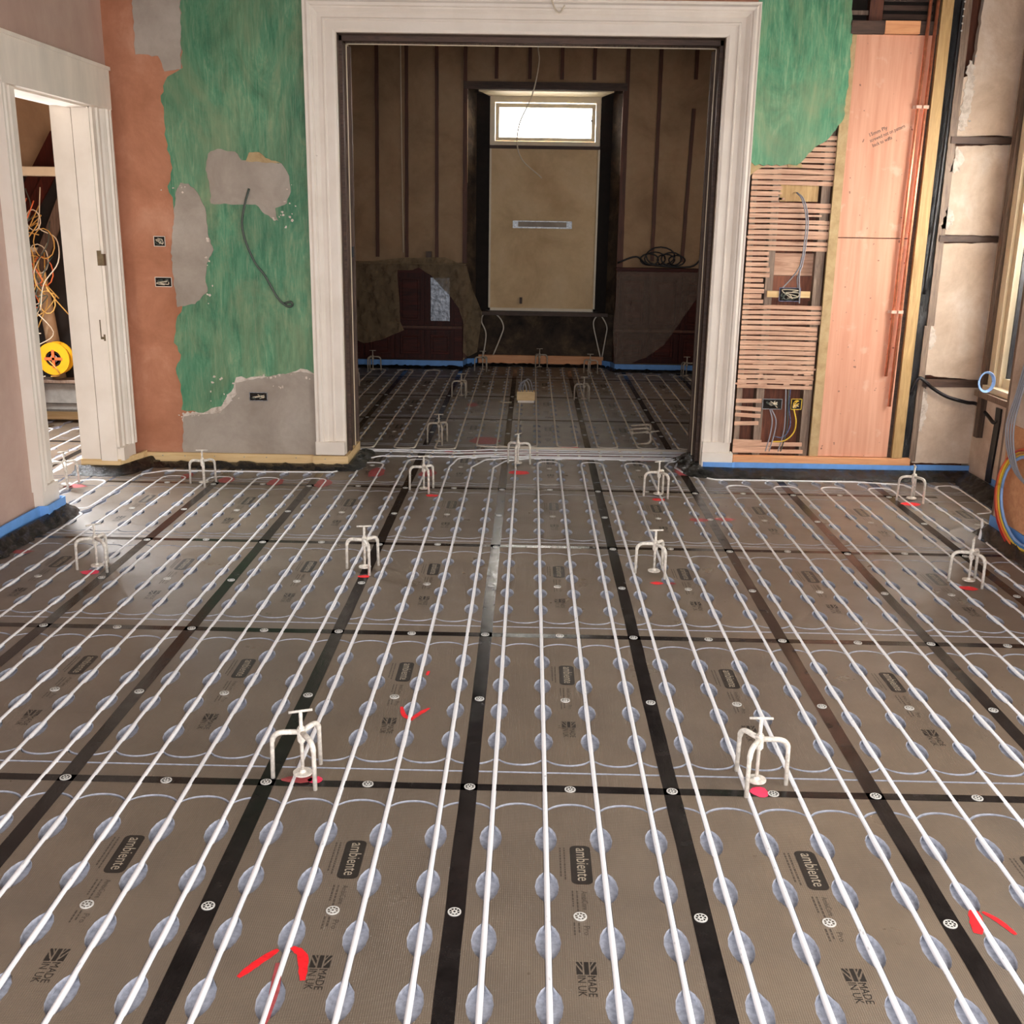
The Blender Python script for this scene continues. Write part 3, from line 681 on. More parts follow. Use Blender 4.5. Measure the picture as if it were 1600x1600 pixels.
# sheets of pink board with the dark joint at 1.545
for z0, z1 in ((.127, 1.541), (1.547, 2.735)):
    box('plasterboard_sheet', 2.098, 2.56, YW-.008, YW+.01, z0, z1, 'pb', wb)
tx = bmesh.new()
for s_, x, zz, wd in (('15mm Ply', 2.237, 2.152, .115), ('screwed not on pattern', 2.243, 2.118, .225), ('back to walls', 2.262, 2.09, .125)):
    me = textmesh(s_, .036, .0004); a, b = textwidth(me); s = wd/(b-a)
    addmesh(tx, me, Matrix.Translation((x, YW-.0086, zz)) @ Matrix.Rotation(PI/2, 4, 'X') @ Matrix.Rotation(math.radians(24), 4, 'Z') @ Matrix.Diagonal((s, .85, 1, 1)) @ Matrix.Translation((-a, 0, 0))); bpy.data.meshes.remove(me)
tag(obj('handwriting', tx, 'ink', wb), 'three slanting lines of dark handwriting')
# void and noggins above the pink board
box('ceiling_noggin', 2.06, 2.26, YW-.02, YW+.06, 2.738, 2.812, 'dark_timber', wb); box('ceiling_noggin', 2.26, 2.47, YW-.025, YW+.06, 2.740, 2.812, 'orange_board', wb); box('ceiling_noggin', 2.47, 2.6, YW-.015, YW+.06, 2.738, 2.812, 'dark_timber', wb)
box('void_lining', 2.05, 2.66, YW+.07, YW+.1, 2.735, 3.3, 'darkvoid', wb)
box('wall_stud', 2.165, 2.245, YW+.005, YW+.06, 2.812, 3.3, 'batten', wb)
for k in range(6): box('lath', 2.26, 2.6, YW+.05, YW+.06, 2.83+k*.05, 2.86+k*.05, 'dark_timber', wb)
box('lath', 2.06, 2.17, YW+.03, YW+.04, 2.85, 2.875, 'grey_stud', wb).rotation_euler = (0, 0, 0)
# timber stud, polythene, old stud
st = box('timber_stud', 2.585, 2.615, YW-.03, YW+.04, .125, 3.3, 'new_stud', wb); st2 = box('timber_stud', 2.616, 2.655, YW-.026, YW+.04, .125, 3.3, 'new_stud', wb)
st2['label'] = 'right half of the pale timber stud'
box('polythene_lining', 2.56, 2.585, YW+.0, YW+.05, .125, 3.3, 'dark_timber', wb)
def crumple(name, x0, x1, z0, z1, y, amp, mat, parent, nx=5, nz=60):
    bm = bmesh.new(); g = [[bm.verts.new((x0+(x1-x0)*i/nx+random.uniform(-.004, .004), y+random.uniform(-amp, amp), z0+(z1-z0)*j/nz)) for i in range(nx+1)] for j in range(nz+1)]
    for j in range(nz):
        for i in range(nx): bm.faces.new((g[j][i], g[j][i+1], g[j+1][i+1], g[j+1][i]))
    return obj(name, bm, mat, parent, True)
crumple('polythene_strip', 2.645, 2.76, .1, 3.3, YW+.01, .01, 'membrane_v', wb)
box('old_stud', 2.712, 2.752, YW-.005, YW+.05, .1, 1.0, 'grey_stud', wb); box('old_stud', 2.725, 2.772, YW-.004, YW+.05, 1.0, 3.3, 'grey_stud', wb)
# plaster panels between horizontal battens
random.seed(31)
PP = [[(2.85, 3.3), (2.84, 2.9), (2.83, 2.6), (2.82, 2.52), (2.77, 2.5), (2.765, 2.35), (2.765, 2.16), (3.25, 2.175), (3.25, 3.3)],
      [(2.775, 2.105), (2.78, 2.0), (2.76, 1.85), (2.765, 1.7), (2.755, 1.575), (3.2, 1.567), (3.2, 2.118), (2.9, 2.108)],
      [(2.765, 1.518), (2.765, 1.3), (2.77, 1.1), (2.745, .9), (2.755, .68), (3.2, .645), (3.2, 1.528)],
      [(2.775, .617), (2.76, .5), (2.735, .35), (2.74, .2), (2.735, .09), (3.2, .09), (3.2, .6)]]
for p in PP: sheet('plaster_panel', p, YW+.0, YW+.045, 'cream', wb, .004, .03)
for x, z0, z1 in ((2.80, 2.2, 2.6), (2.79, 1.95, 2.1), (2.775, 1.6, 1.75), (2.75, .3, .6), (2.755, .85, 1.0)):
    sheet('plaster_patch', [(x-.03, z0), (x-.005, z1), (x+.03, z1-.03), (x+.045, (z0+z1)/2), (x+.02, z0)], YW-.004, YW+.01, 'crumb', wb, .009, .012)
for z0, z1 in ((2.119, 2.16), (1.529, 1.568), (.605, .655)):
    box('wall_batten', 2.74, 3.2, YW-.012, YW+.04, z0, z1, 'dark_timber', wb)
box('wall_batten', 3.165, 3.2, YW-.03, YW+.0, .62, 3.3, 'dark_stud', wb)
# skirting timbers and blue foam upstand, right of the doorway
box('timber_plate', 1.53, 2.71, YW-.035, YW+.01, .075, .123, 'orange_board', wb, .003)
blue = [(1.335, YP-.02, 1), (1.335, YW-.06, 1), (1.52, YW-.06, 1), (1.54, YW-.045, 1), (2.71, YW-.05, 1), (2.77, YW-.012, 1), (3.14, YW-.016, 1), (3.12, 3.9, 1), (3.1, 3.4, 1), (3.08, 2.93, 1)]
def ribbon(name, pts, z0, z1, th, mat, parent, zj=.0):
    bm = bmesh.new(); P = [Vector((p[0], p[1])) for p in pts]; n = len(P); rows = []
    for i in range(n):
        t = (P[min(i+1, n-1)]-P[max(i-1, 0)]).normalized(); nn = Vector((t.y, -t.x))*th; j = random.uniform(-zj, zj)
        a, b = P[i], P[i]+nn; rows.append([bm.verts.new((*a, z0)), bm.verts.new((*b, z0)), bm.verts.new((*b, z1+j)), bm.verts.new((*a, z1+j))])
    for r, s in zip(rows, rows[1:]):
        for k in range(4): bm.faces.new((r[k], r[(k+1) % 4], s[(k+1) % 4], s[k]))
    bm.faces.new(rows[0]); bm.faces.new(rows[-1][::-1]); bmesh.ops.recalc_face_normals(bm, faces=bm.faces[:]); return obj(name, bm, mat, parent)
for pts_, lab_ in ((blue[:2], 'blue foam edge strip on the right jamb inside the wide doorway'), (blue[1:7], 'blue foam edge strip along the foot of the stripped wall, right of the wide doorway'), (blue[6:], 'blue foam edge strip in the far right corner below the bay window')):
    tag(ribbon('edge_foam_strip', pts_, .004, .082, .008, 'blue', None), lab_, 'foam strip')
bl2 = ribbon('edge_foam_strip', [(2.71, 2.86, 0), (2.71, 2.4, 0), (2.71, 1.2, 0), (2.71, -2.2, 0)], .004, .1, .008, 'blue', None)
tag(bl2, 'blue foam edge strip at the right wall below the coil of coloured cables', 'foam strip')
# timber skirting on the left of the doorway
sk = ribbon('timber_skirting', [(-2.445, YW-.03), (-1.285, YW-.03), (-1.28, YW-.055), (-1.07, YW-.055), (-1.07, YP)], .004, .075, .022, 'new_board', None)
tag(sk, 'pale timber skirting with nails at the foot of the green wall', 'skirting')
sk2 = ribbon('timber_skirting', [(-2.73, 3.868), (-2.485, 3.862), (-2.425, 4.09), (-2.425, 4.16)], .004, .088, .018, 'new_board', None)
tag(sk2, 'short pale timber skirting wrapped round the left doorway jamb', 'skirting')
nb = bmesh.new()
for x in (-2.3, -2.15, -1.95, -1.75, -1.6, -1.4, -1.2): tube(nb, [(x, YW-.056-(.02 if x > -1.28 else 0), .055), (x, YW-.05, .055)], .0035, 6)
tag(obj('nail_head', nb, 'metal', sk), kind='stuff'); 

# black perimeter membrane on the floor
def perimeter(pts, wd, label, zt=.05):
    bm = bmesh.new(); P = catmull([(a, b, 0) for a, b in pts], 12) if False else None
    Q = []
    for (a, b), (c, d) in zip(pts, pts[1:]):
        L = math.hypot(c-a, d-b); k = max(2, int(L/.03))
        Q += [Vector((a+(c-a)*i/k, b+(d-b)*i/k, 0)) for i in range(k)]
    Q.append(Vector((*pts[-1], 0))); n = len(Q); rows = []
    for i in range(n):
        t = (Q[min(i+2, n-1)]-Q[max(i-2, 0)]).normalized(); nn = Vector((t.y, -t.x, 0)); row = []
        for j in range(6):
            s = j/5; zz = zt*(1-s)**1.6+.002+(random.uniform(0, .022) if 0 < j < 5 else 0); row.append(bm.verts.new(Q[i]+nn*(wd*s+(random.uniform(-.012, .012) if j == 5 else 0))+Vector((0, 0, zz))))
        rows.append(row)
    for r, s in zip(rows, rows[1:]):
        for j in range(5): bm.faces.new((r[j], r[j+1], s[j+1], s[j]))
    return tag(obj('edge_membrane', bm, 'membrane', None, True), label, 'membrane')
random.seed(41)
perimeter([(-2.41, 4.12), (-1.28, 4.13), (-1.05, 4.11), (-1.04, 4.6)], .11, 'crumpled black polythene edge at the foot of the green wall', .02)
perimeter([(1.31, 4.6), (1.325, 4.13), (1.55, 4.12), (2.7, 4.14), (3.1, 4.165)], .13, 'crumpled black polythene edge at the foot of the stripped wall')
perimeter([(3.09, 4.15), (3.09, 3.9), (3.06, 3.2), (2.98, 2.9)], .14, 'crumpled black polythene edge on the floor under the bay window')
perimeter([(2.69, 2.84), (2.69, 2.6), (2.69, 1.9), (2.69, -2)], .075, 'crumpled black polythene edge beneath the cable coil at the right wall')
perimeter([(-2.47, -2), (-2.47, 2.3), (-2.47, 2.78), (-2.44, 2.95), (-2.5, 3.0)][::1], -.0 or .09, 'crumpled black polythene edge along the foot of the left wall') if False else None
perimeter([(-2.52, 2.92), (-2.43, 2.89), (-2.43, 2.70), (-2.465, 2.3), (-2.465, -2)], -.09, 'crumpled black polythene edge along the foot of the left wall')
perimeter([(-2.76, 3.84), (-2.48, 3.84), (-2.41, 4.07), (-2.38, 4.15)], .09, 'crumpled black polythene round the left doorway jamb')

# ------------------------------------------------------------------ door casings
PROF = [(0, 0), (0, .022), (.012, .026), (.058, .026), (.064, .034), (.072, .034), (.078, .028), (.104, .028), (.112, .036), (.128, .046), (.136, .046), (.142, .058), (.158, .062), (.172, .055), (.180, .060), (.187, .060), (.187, 0)]
def casing(name, x0, x1, zt, y, z0a, z0b, parent, mat='white', plane='Y', sgn=-1, prof=PROF, wscale=1.0):
    """moulded casing round an opening x0..x1 with head at zt; plane 'Y' = wall facing -Y, 'X' = wall facing +X"""
    bm = bmesh.new(); rows = []
    for (px, pz, dx, dz) in ((x0, z0a, -1, 0), (x0, zt, -1, 1), (x1, zt, 1, 1), (x1, z0b, 1, 0)):
        row = []
        for u, d in prof:
            u *= wscale; X_, Z_ = px+dx*u, pz+dz*u
            row.append(bm.verts.new((X_, y+sgn*d, Z_) if plane == 'Y' else (y+sgn*d, X_, Z_)))
        rows.append(row)
    n = len(prof)
    for r, s in zip(rows, rows[1:]):
        for k in range(n-1): bm.faces.new((r[k], r[k+1], s[k+1], s[k]))
    for r in (rows[0], rows[-1]): bm.faces.new(r)
    bmesh.ops.recalc_face_normals(bm, faces=bm.faces[:])
    return obj(name, bm, mat, parent)
d1 = struct(empty('door_1', (.12, YW, 0)), 'wide doorway between the rooms with moulded cream casing')
def dloc(o, root): o.location = (-root.location.x, -root.location.y, -root.location.z); return o
dloc(casing('door_casing', -1.072, 1.318, 2.712, YW, .17, .215, d1, 'chip'), d1)
dloc(box('plinth_block', -1.265, -1.068, YW-.066, YW, .08, .17, 'chip', d1, .004), d1)
dloc(box('plinth_block', 1.316, 1.522, YW-.058, YW, .03, .146, 'chip', d1, .003), d1)
dloc(box('plinth_block', 1.318, 1.5, YW-.05, YW, .146, .215, 'chip', d1, .003), d1)
# jamb linings: pale edge then bare dark timber, thick pocket
dloc(boxes('jamb_lining', [(-1.078, -1.066, YW-.02, YW+.02, .08, 2.72), (1.312, 1.324, YW-.02, YW+.02, .05, 2.72), (-1.07, 1.318, YW-.02, YW+.02, 2.708, 2.72)], 'white', d1), d1)
dloc(boxes('jamb_lining', [(-1.085, -1.071, YW+.02, YP, .0, 2.72), (1.319, 1.33, YW+.02, YP, .0, 2.72), (-1.07, 1.32, YW+.02, YP, 2.71, 2.72)], 'dark_stud', d1), d1)
dloc(boxes('pocket_edge', [(-1.071, -1.058, YW+.30, YW+.32, .0, 2.71), (-1.071, 1.319, YW+.30, YW+.32, 2.69, 2.71), (1.306, 1.319, YW+.30, YW+.32, .0, 2.71), (-1.071, -1.05, YP-.03, YP, 0, 2.69), (1.298, 1.319, YP-.03, YP, .0, 2.69)], 'dark_stud', d1), d1)
dloc(boxes('pocket_edge', [(-1.071, -1.052, YW+.12, YW+.16, .0, 2.71), (1.30, 1.319, YW+.12, YW+.16, .0, 2.71), (-1.071, 1.319, YW+.12, YW+.16, 2.68, 2.71)], 'dark_timber', d1), d1)
dloc(boxes('pocket_bead', [(-1.058, -1.052, YW+.30, YW+.306, 0, 2.69), (1.300, 1.306, YW+.30, YW+.306, 0, 2.69), (-1.058, 1.306, YW+.30, YW+.306, 2.684, 2.69)], 'frame', d1), d1)
dloc(box('door_latch', -1.062, -1.045, YW+.34, YW+.37, 1.36, 1.43, 'blackplastic', d1), d1)

# left wall with its doorway
XL = -2.5; DN, DF, DH = 2.88, 3.86, 2.235
wl = struct(boxes('wall_left', [(XL-.225, XL, -4.6, DN, .0, ZC), (XL-.225, XL, DF, YP, 0, ZC), (XL-.225, XL, DN, DF, DH+.02, ZC)], 'pinkwall'), 'pinkish plaster wall on the left')
tag(ribbon('edge_foam_strip', [(-2.49, -2.3), (-2.487, 2.3), (-2.475, 2.665), (-2.432, 2.68), (-2.432, 2.89), (-2.52, 2.9)], .004, .095, .009, 'blue', None), 'blue foam edge strip at the foot of the pink left wall', 'foam strip')
d2 = struct(empty('door_2', (XL, (DN+DF)/2, 0)), 'left doorway with chipped moulded white casing')
P2 = [(u, d) for u, d in PROF]
P2 = [(0, 0), (0, .026), (.05, .026), (.06, .036), (.075, .036), (.083, .028), (.11, .028), (.12, .04), (.14, .05), (.15, .05), (.158, .062), (.178, .062), (.192, .055), (.2, .062), (.215, .062), (.215, 0)]
def leg(y0, sg, z0, z1):
    bm = bmesh.new(); r = [[bm.verts.new((XL+d, y0+sg*u, z)) for u, d in P2] for z in (z0, z1)]
    for k in range(len(P2)-1): bm.faces.new((r[0][k], r[0][k+1], r[1][k+1], r[1][k]))
    bm.faces.new(r[0]); bm.faces.new(r[1][::-1]); bmesh.ops.recalc_face_normals(bm, faces=bm.faces[:]); return obj('door_casing', bm, 'chip', d2)
dloc(leg(DF, 1, .16, DH+.05), d2); dloc(leg(DN, -1, .17, DH+.05), d2)
bm = bmesh.new(); B(bm, XL, XL+.066, DN-.215, DF+.215, DH-.004, DH+.24)
for k in range(1): B(bm, XL, XL+.074, DN-.22, DF+.222, DH+.222, DH+.242)
dloc(obj('door_head', bm, 'white', d2), d2)
dloc(boxes('plinth_block', [(XL, XL+.052, DF, DF+.2, .08, .165)], 'chip', d2), d2)
dloc(box('plinth_block', XL, XL+.05, DN-.2, DN, .08, .19, 'chip', d2), d2)
dloc(boxes('jamb_lining', [(XL-.225, XL-.10, DF-.004, DF+.02, .08, DH+.01), (XL-.10, XL-.093, DF, DF+.02, .08, DH+.01), (XL-.093, XL+.01, DF-.014, DF+.02, .08, DH+.01), (XL-.225, XL+.01, DN-.02, DN+.004, .08, DH+.01), (XL-.12, XL+.01, DN+.004, DN+.012, .08, DH+.01)], 'chip', d2), d2)
dloc(boxes('head_lining', [(XL-.225, XL-.13, DN, DF, DH, DH+.02), (XL-.12, XL+.01, DN, DF, DH-.012, DH+.02)], 'white', d2), d2)
dloc(box('lock_keep', XL-.01, XL+.016, DF-.0165, DF-.0135, 1.31, 1.40, 'brass', d2), d2)
dloc(box('lock_keep', XL+.012, XL+.03, DF-.018, DF+.02, 1.31, 1.38, 'brass', d2), d2)
dloc(boxes('bolt_scar', [(XL-.03, XL-.024, DF-.0165, DF-.013, .87, .98), (XL-.03, XL-.005, DF-.0165, DF-.013, .86, .875), (XL-.01, XL+.0, DF-.018, DF-.013, .85, .89)], 'brass', d2), d2)

# hall behind the left doorway
struct(boxes('wall_hall', [(-5.3, -2.8, 5.62, 5.8, 0, .0+ZC), (-5.4, -5.2, -.2, 5.8, 0, ZC), (-5.4, -2.8, -.4, -.2, 0, ZC)], 'fcream'), 'dim cream plaster of the hall')
wh = [o for o in C.objects if o.name == 'wall_hall'][0]
hb = box('timber_skirting', -5.1, -2.9, 5.55, 5.6, .02, .095, 'new_board'); tag(hb, 'pale timber skirting at the far side of the hall', 'skirting')
tag(boxes('cable_tray', [(-4.3, -3.0, 5.46, 5.6, .1, .135), (-4.3, -3.0, 5.44, 5.46, .12, .165)], 'steelgrey'), 'grey metal tray edge above the hall skirting', 'tray')
tag(box('plinth_box', -3.66, -3.05, 5.42, 5.58, .17, .33, 'steelgrey', None, .006), 'grey painted box step below the yellow cable reel', 'box')
tag(box('step_board', -3.9, -3.0, 5.38, 5.6, .335, .36, 'grey_stud', None, .004), 'worn grey board under the yellow cable reel', 'board')
rl = empty('cable_reel', (-3.52, 5.36, .53)); tag(rl, 'yellow plastic cable reel seen through the left doorway', 'cable reel')
def ringmesh(name, r0, r1, y0, y1, mat, parent, seg=28):
    bm = bmesh.new(); q = [[bm.verts.new((r*math.cos(2*PI*k/seg), y, r*math.sin(2*PI*k/seg))) for k in range(seg)] for r, y in ((r0, y0), (r1, y0), (r1, y1), (r0, y1), (r0, y0))][:4]
    for a, b in zip(q, q[1:]+q[:1]):
        for k in range(seg): bm.faces.new((a[k], b[k], b[(k+1) % seg], a[(k+1) % seg]))
    bmesh.ops.recalc_face_normals(bm, faces=bm.faces[:]); return obj(name, bm, mat, parent, False)
ringmesh('reel_flange', .062, .125, -.01, .006, 'reel', rl); ringmesh('reel_flange', .05, .125, .07, .085, 'reel', rl); ringmesh('wound_cable', .03, .1, .0, .07, 'blackplastic', rl)
bm = bmesh.new(); disc(bm, 0, 0, -.02, .0, .045, 16); bmesh.ops.rotate(bm, verts=bm.verts[:], matrix=Matrix.Rotation(PI/2, 3, 'X')); obj('socket_face', bm, 'steelgrey', rl)
boxes('reel_spoke', [(-.07, .07, -.012, -.004, -.01, .01), (-.01, .01, -.012, -.004, -.07, .07)], 'cable_orange', rl)
fe = empty('fire_extinguisher', (-3.735, 5.3, .1)); tag(fe, 'red metal cylinder standing in the hall beside the cable reel', 'cylinder')
bm = bmesh.new(); disc(bm, 0, 0, .06, .46, .062, 20); disc(bm, 0, 0, .46, .5, .062, 20, .025); obj('body', bm, 'extred', fe, False)
bm = bmesh.new(); disc(bm, 0, 0, .5, .53, .02, 12); obj('valve', bm, 'steelgrey', fe); bm = bmesh.new(); disc(bm, 0, 0, .0, .06, .055, 16); obj('base_ring', bm, 'blackplastic', fe)
ps = empty('support_post', (-3.60, 5.5, 0)); tag(ps, 'cream round post leaning in the hall junk', 'post')
bm = bmesh.new(); tube(bm, [(.05, -.0, .36), (.0, 0, .9), (-.05, 0, 1.33)], .05, 14); obj('post_shaft', bm, 'fcream', ps, True); bm = bmesh.new(); disc(bm, -.05, 0, 1.33, 1.36, .056, 14); obj('post_cap', bm, 'frame', ps)
for i_, (x0, z0, x1, z1, w_, lab) in enumerate(((-3.86, 1.45, -3.40, 2.18, .05, 'dark slanting timber high in the hall'), (-3.80, 1.38, -3.36, 2.06, .04, 'second dark slanting timber just below the other in the hall'), (-3.62, 1.2, -3.35, 1.75, .045, 'short slanting plank lowest in the hall'))):
    bm = bmesh.new(); d = Vector((x1-x0, 0, z1-z0)).normalized(); n_ = Vector((-d.z, 0, d.x))*w_
    a, b = Vector((x0, 5.50-.03*i_, z0)), Vector((x1, 5.50-.03*i_, z1)); v = [bm.verts.new(q) for q in (a-n_, b-n_, b+n_, a+n_)]; f = bm.faces.new(v); r = bmesh.ops.extrude_face_region(bm, geom=[f]); bmesh.ops.translate(bm, verts=[e for e in r['geom'] if isinstance(e, bmesh.types.BMVert)], vec=(0, .025, 0))
    tag(obj('slanting_plank', bm, 'mahogv' if i_ < 2 else 'dark_stud'), lab, 'plank')
tag(box('cream_shelf', -4.2, -3.3, 5.35, 5.6, 1.88, 1.945, 'frame', None, .004), 'cream painted shelf edge high in the hall', 'shelf')
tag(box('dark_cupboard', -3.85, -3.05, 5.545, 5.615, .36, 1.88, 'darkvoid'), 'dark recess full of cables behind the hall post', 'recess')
random.seed(77)
cols_ = ['cable_white', 'cable_gold', 'cable_gold', 'cable_white', 'cable_orange', 'cable_dark', 'cable_gold', 'cable_white', 'cable_dark', 'cable_gold', 'cable_dark', 'cable_gold', 'cable_white', 'cable_orange', 'cable_dark', 'cable_gold']
hc = empty('hanging_cable_tangle', (-3.6, 5.4, 1.0)); tag(hc, 'tangle of cream and golden cables hanging in the hall', 'cables')
for i_, k in enumerate(cols_):
    x = random.uniform(-3.75, -3.45); zz = random.uniform(1.2, 1.8); P = [(x, 5.42, zz)]
    for _ in range(6): x += random.uniform(-.14, .14); x = max(-3.82, min(-3.36, x)); zz -= random.uniform(-.04, .26); P.append((x, 5.36+random.uniform(-.06, .04), max(.4, zz)))
    local(tubeobj('cable', catmull(P, 5), .0045, k, hc, 6), hc)
for i_ in range(5):
    cx, cz, r = random.uniform(-3.6, -3.45), random.uniform(.9, 1.6), random.uniform(.05, .11)
    local(tubeobj('cable', [(cx+r*math.cos(a*.5)*1.0, 5.33+.01*i_, cz+r*1.4*math.sin(a*.5)) for a in range(14)], .0045, cols_[i_], hc, 6), hc)

# ------------------------------------------------------------------ copper pipes, cables and boxes on the back wall
for xa, xb, z0, lab in ((2.492, 2.53, .672, 'left copper pipe with the shorter lower end on the pink board'), (2.535, 2.575, .473, 'right copper pipe reaching lower on the pink board')):
    o = tubeobj('copper_pipe', [(xa-.004, YW-.03, z0), (xb-.012, YW-.03, 3.3)], .0105, 'copper', None, 14); tag(o, lab, 'copper pipe', 'copper pipes on the pink board')
for x, zz, lab in ((2.525, 2.326, 'upper white double clip on the copper pipes'), (2.508, 1.087, 'lower white double clip on the copper pipes')):
    o = boxes('pipe_clip', [(x-.048, x+.048, YW-.022, YW-.008, zz-.009, zz+.009), (x-.034, x-.026+.024, YW-.046, YW-.02, zz-.009, zz+.009), (x+.01, x+.042, YW-.046, YW-.02, zz-.009, zz+.009)], 'copperclip'); tag(o, lab, 'clip', 'clips on the copper pipes')
def backbox(name, x0, x1, z0, z1, mat, label, y=YW, wires='cable_dark', seed=1):
    r = empty(name, ((x0+x1)/2, y, z0)); tag(r, label, 'socket box'); bm = bmesh.new(); t = .004; d = .03
    for b in ((x0, x1, y-t, y, z0, z0+t), (x0, x1, y-t, y, z1-t, z1), (x0, x0+t, y-t, y, z0, z1), (x1-t, x1, y-t, y, z0, z1), (x0, x1, y-.0015, y, z0, z1)): B(bm, *b)
    local(obj('box_shell', bm, mat, r), r)
    local(box('box_interior', x0+t, x1-t, y-.0025, y-.001, z0+t, z1-t, 'darkvoid', r), r)
    rnd = random.Random(seed)
    for i in range(4):
        P = [(rnd.uniform(x0+.012, x1-.012), y-.006-rnd.uniform(0, .008), rnd.uniform(z0+.012, z1-.012)) for _ in range(5)]
        local(tubeobj('wire', catmull(P, 5), .003, wires if i % 2 else 'cable_white', r, 6), r)
    return r
backbox('socket_back_box', -2.275, -2.20, 1.42, 1.485, 'white', 'small square socket box, upper of two on the orange plaster', YW-.002, seed=2)
backbox('socket_back_box', -2.285, -2.175, 1.165, 1.228, 'white', 'wide socket box, lower of two on the orange plaster', YW-.002, seed=3)
backbox('socket_back_box', -1.705, -1.585, .43, .488, 'metal', 'metal socket box set in the grey plaster low on the left', YW-.010, seed=4)
bx = backbox('socket_back_box', 1.755, 1.892, 1.14, 1.228, 'bluebox', 'blue grey socket box on a batten in the lath opening', YW-.004, seed=5)
local(box('support_batten', 1.68, 1.755, YW-.004, YW+.02, 1.165, 1.205, 'new_board', bx), bx); local(box('support_batten', 1.892, 1.955, YW-.004, YW+.02, 1.165, 1.205, 'new_board', bx), bx)
backbox('socket_back_box', 1.705, 1.835, .435, .505, 'metal', 'grey metal socket box low in the torn laths', YW+.002, seed=6)
backbox('socket_back_box', 1.893, 1.965, .435, .508, 'yellowbox', 'yellow socket box low in the torn laths', YW+.002, wires='cable_yellow', seed=7)
def cable(pts, r, mat, label, cat='cable', name='cable', n=6):
    return tag(tubeobj(name, catmull(pts, n), r, mat, None, 8), label, cat)
cable([(-1.641, YW-.012, 1.785), (-1.665, YW-.03, 1.70), (-1.69, YW-.035, 1.58), (-1.677, YW-.03, 1.469), (-1.622, YW-.025, 1.33), (-1.563, YW-.022, 1.25), (-1.486, YW-.02, 1.109), (-1.426, YW-.018, 1.057), (-1.392, YW-.022, 1.062), (-1.40, YW-.03, 1.085), (-1.44, YW-.02, 1.075)], .0075, 'cable_dark', 'dark grey cable hanging from the grey patch over green paint')
for dx, lab in ((0, 'left grey cable curving from the upper lath opening to the lower box'), (.012, 'right grey cable curving from the upper lath opening to the lower box')):
    cable([(1.822+dx*.2, YW+.025, 1.815), (1.85+dx, YW-.015, 1.77), (1.885+dx, YW-.02, 1.65), (1.885+dx, YW-.02, 1.5), (1.873+dx, YW-.015, 1.37), (1.83+dx*3, YW-.0, 1.29), (1.775+dx*8, YW-.01, 1.228)], .0042, 'cable_grey', lab)
cable([(1.878, YW-.01, 1.42), (1.874, YW-.012, 1.3), (1.884, YW-.014, 1.2), (1.888, YW-.014, 1.13)], .004, 'cable_grey', 'grey cable dropping past the right side of the blue grey box')
for (x, dx, m_, lab) in ((1.76, 0, 'cable_grey', 'grey cable leaving the low metal box, left of two'), (1.77, .015, 'cable_grey', 'grey cable leaving the low metal box, right of two'), (1.855, -.01, 'cable_grey', 'grey cable dropping between the metal and yellow boxes'), (1.872, -.01, 'cable_dark', 'darker cable dropping between the metal and yellow boxes')):
    top = .435 if x < 1.8 else .58
    cable([(x, YW+.015, top), (x+.018+dx, YW+.0, .36), (x+.012+dx, YW+.0, .26), (x-.01+dx, YW+.005, .15)], .0042, m_, lab)
cable([(1.915, YW+.0, .437), (1.935, YW-.005, .36), (1.925, YW-.005, .28), (1.87, YW+.0, .225), (1.79, YW+.005, .215)], .0048, 'cable_yellow', 'yellow cable looping down from the yellow box')
cable([(1.885, YW+.015, .58), (1.885, YW+.01, .45), (1.9, YW+.0, .33), (1.86, YW+.0, .25), (1.80, YW+.01, .25)], .004, 'bluebox', 'purple blue cable looping behind the yellow cable')
# black cables by the polythene and across the plaster
cable([(2.715, YW-.02, 3.3), (2.705, YW-.022, 2.7), (2.70, YW-.022, 2.2), (2.69, YW-.02, 1.6), (2.68, YW-.018, 1.2)], .011, 'blackplastic', 'thick black cable running down beside the timber stud')
cable([(2.66, YW-.01, .55), (2.70, YW-.03, .66), (2.75, YW-.035, .64), (2.80, YW-.03, .60), (2.9, YW-.03, .545), (3.03, YW-.03, .51), (3.1, YW-.035, .50), (3.105, 4.0, .46), (3.1, 3.88, .43), (3.105, 3.82, .45)], .012, 'blackplastic', 'thick black cable sagging across the cream plaster corner')
bm = bmesh.new()
P_ = [(3.83, .53), (3.825, .45), (3.835, .3), (3.85, .12), (3.85, .05)]
for (a, b), (c, d) in zip(P_, P_[1:]):
    v = [bm.verts.new(q) for q in ((3.108, a-.035, b), (3.108, a+.035, b), (3.108, c+.035, d), (3.108, c-.035, d))]; bm.faces.new(v)
r = bmesh.ops.extrude_face_region(bm, geom=bm.faces[:]); bmesh.ops.translate(bm, verts=[e for e in r['geom'] if isinstance(e, bmesh.types.BMVert)], vec=(-.012, 0, 0))
tag(obj('flat_duct', bm, 'blackplastic'), 'flat black duct running down below the bay window sill', 'duct')
bc = empty('cable_coil', (3.05, 3.86, .7)); tag(bc, 'small light blue cable coil hung on the window corner', 'cable coil')
for i_ in range(4):
    local(tubeobj('coil_loop', [(3.01+(.04+.004*i_)*math.cos(a*PI/9+i_), 3.86-.004*i_, .69+(.056+.003*i_)*math.sin(a*PI/9+i_)) for a in range(19)], .0032, 'cable_lblue', bc, 6), bc)
nb = bmesh.new()
for x, zz in ((2.82, 2.62), (2.83, 2.25), (2.715, 2.84), (2.715, 2.88), (2.715, 2.92), (2.715, 2.80), (2.715, 2.76)):
    tube(nb, [(x, YW-.03, zz-.004), (x, YW-.03, zz+.004)], .006, 6)
tag(obj('pipe_saddle', nb, 'washer'), 'row of small shiny saddles high on the black cable', 'saddles', kind='stuff')

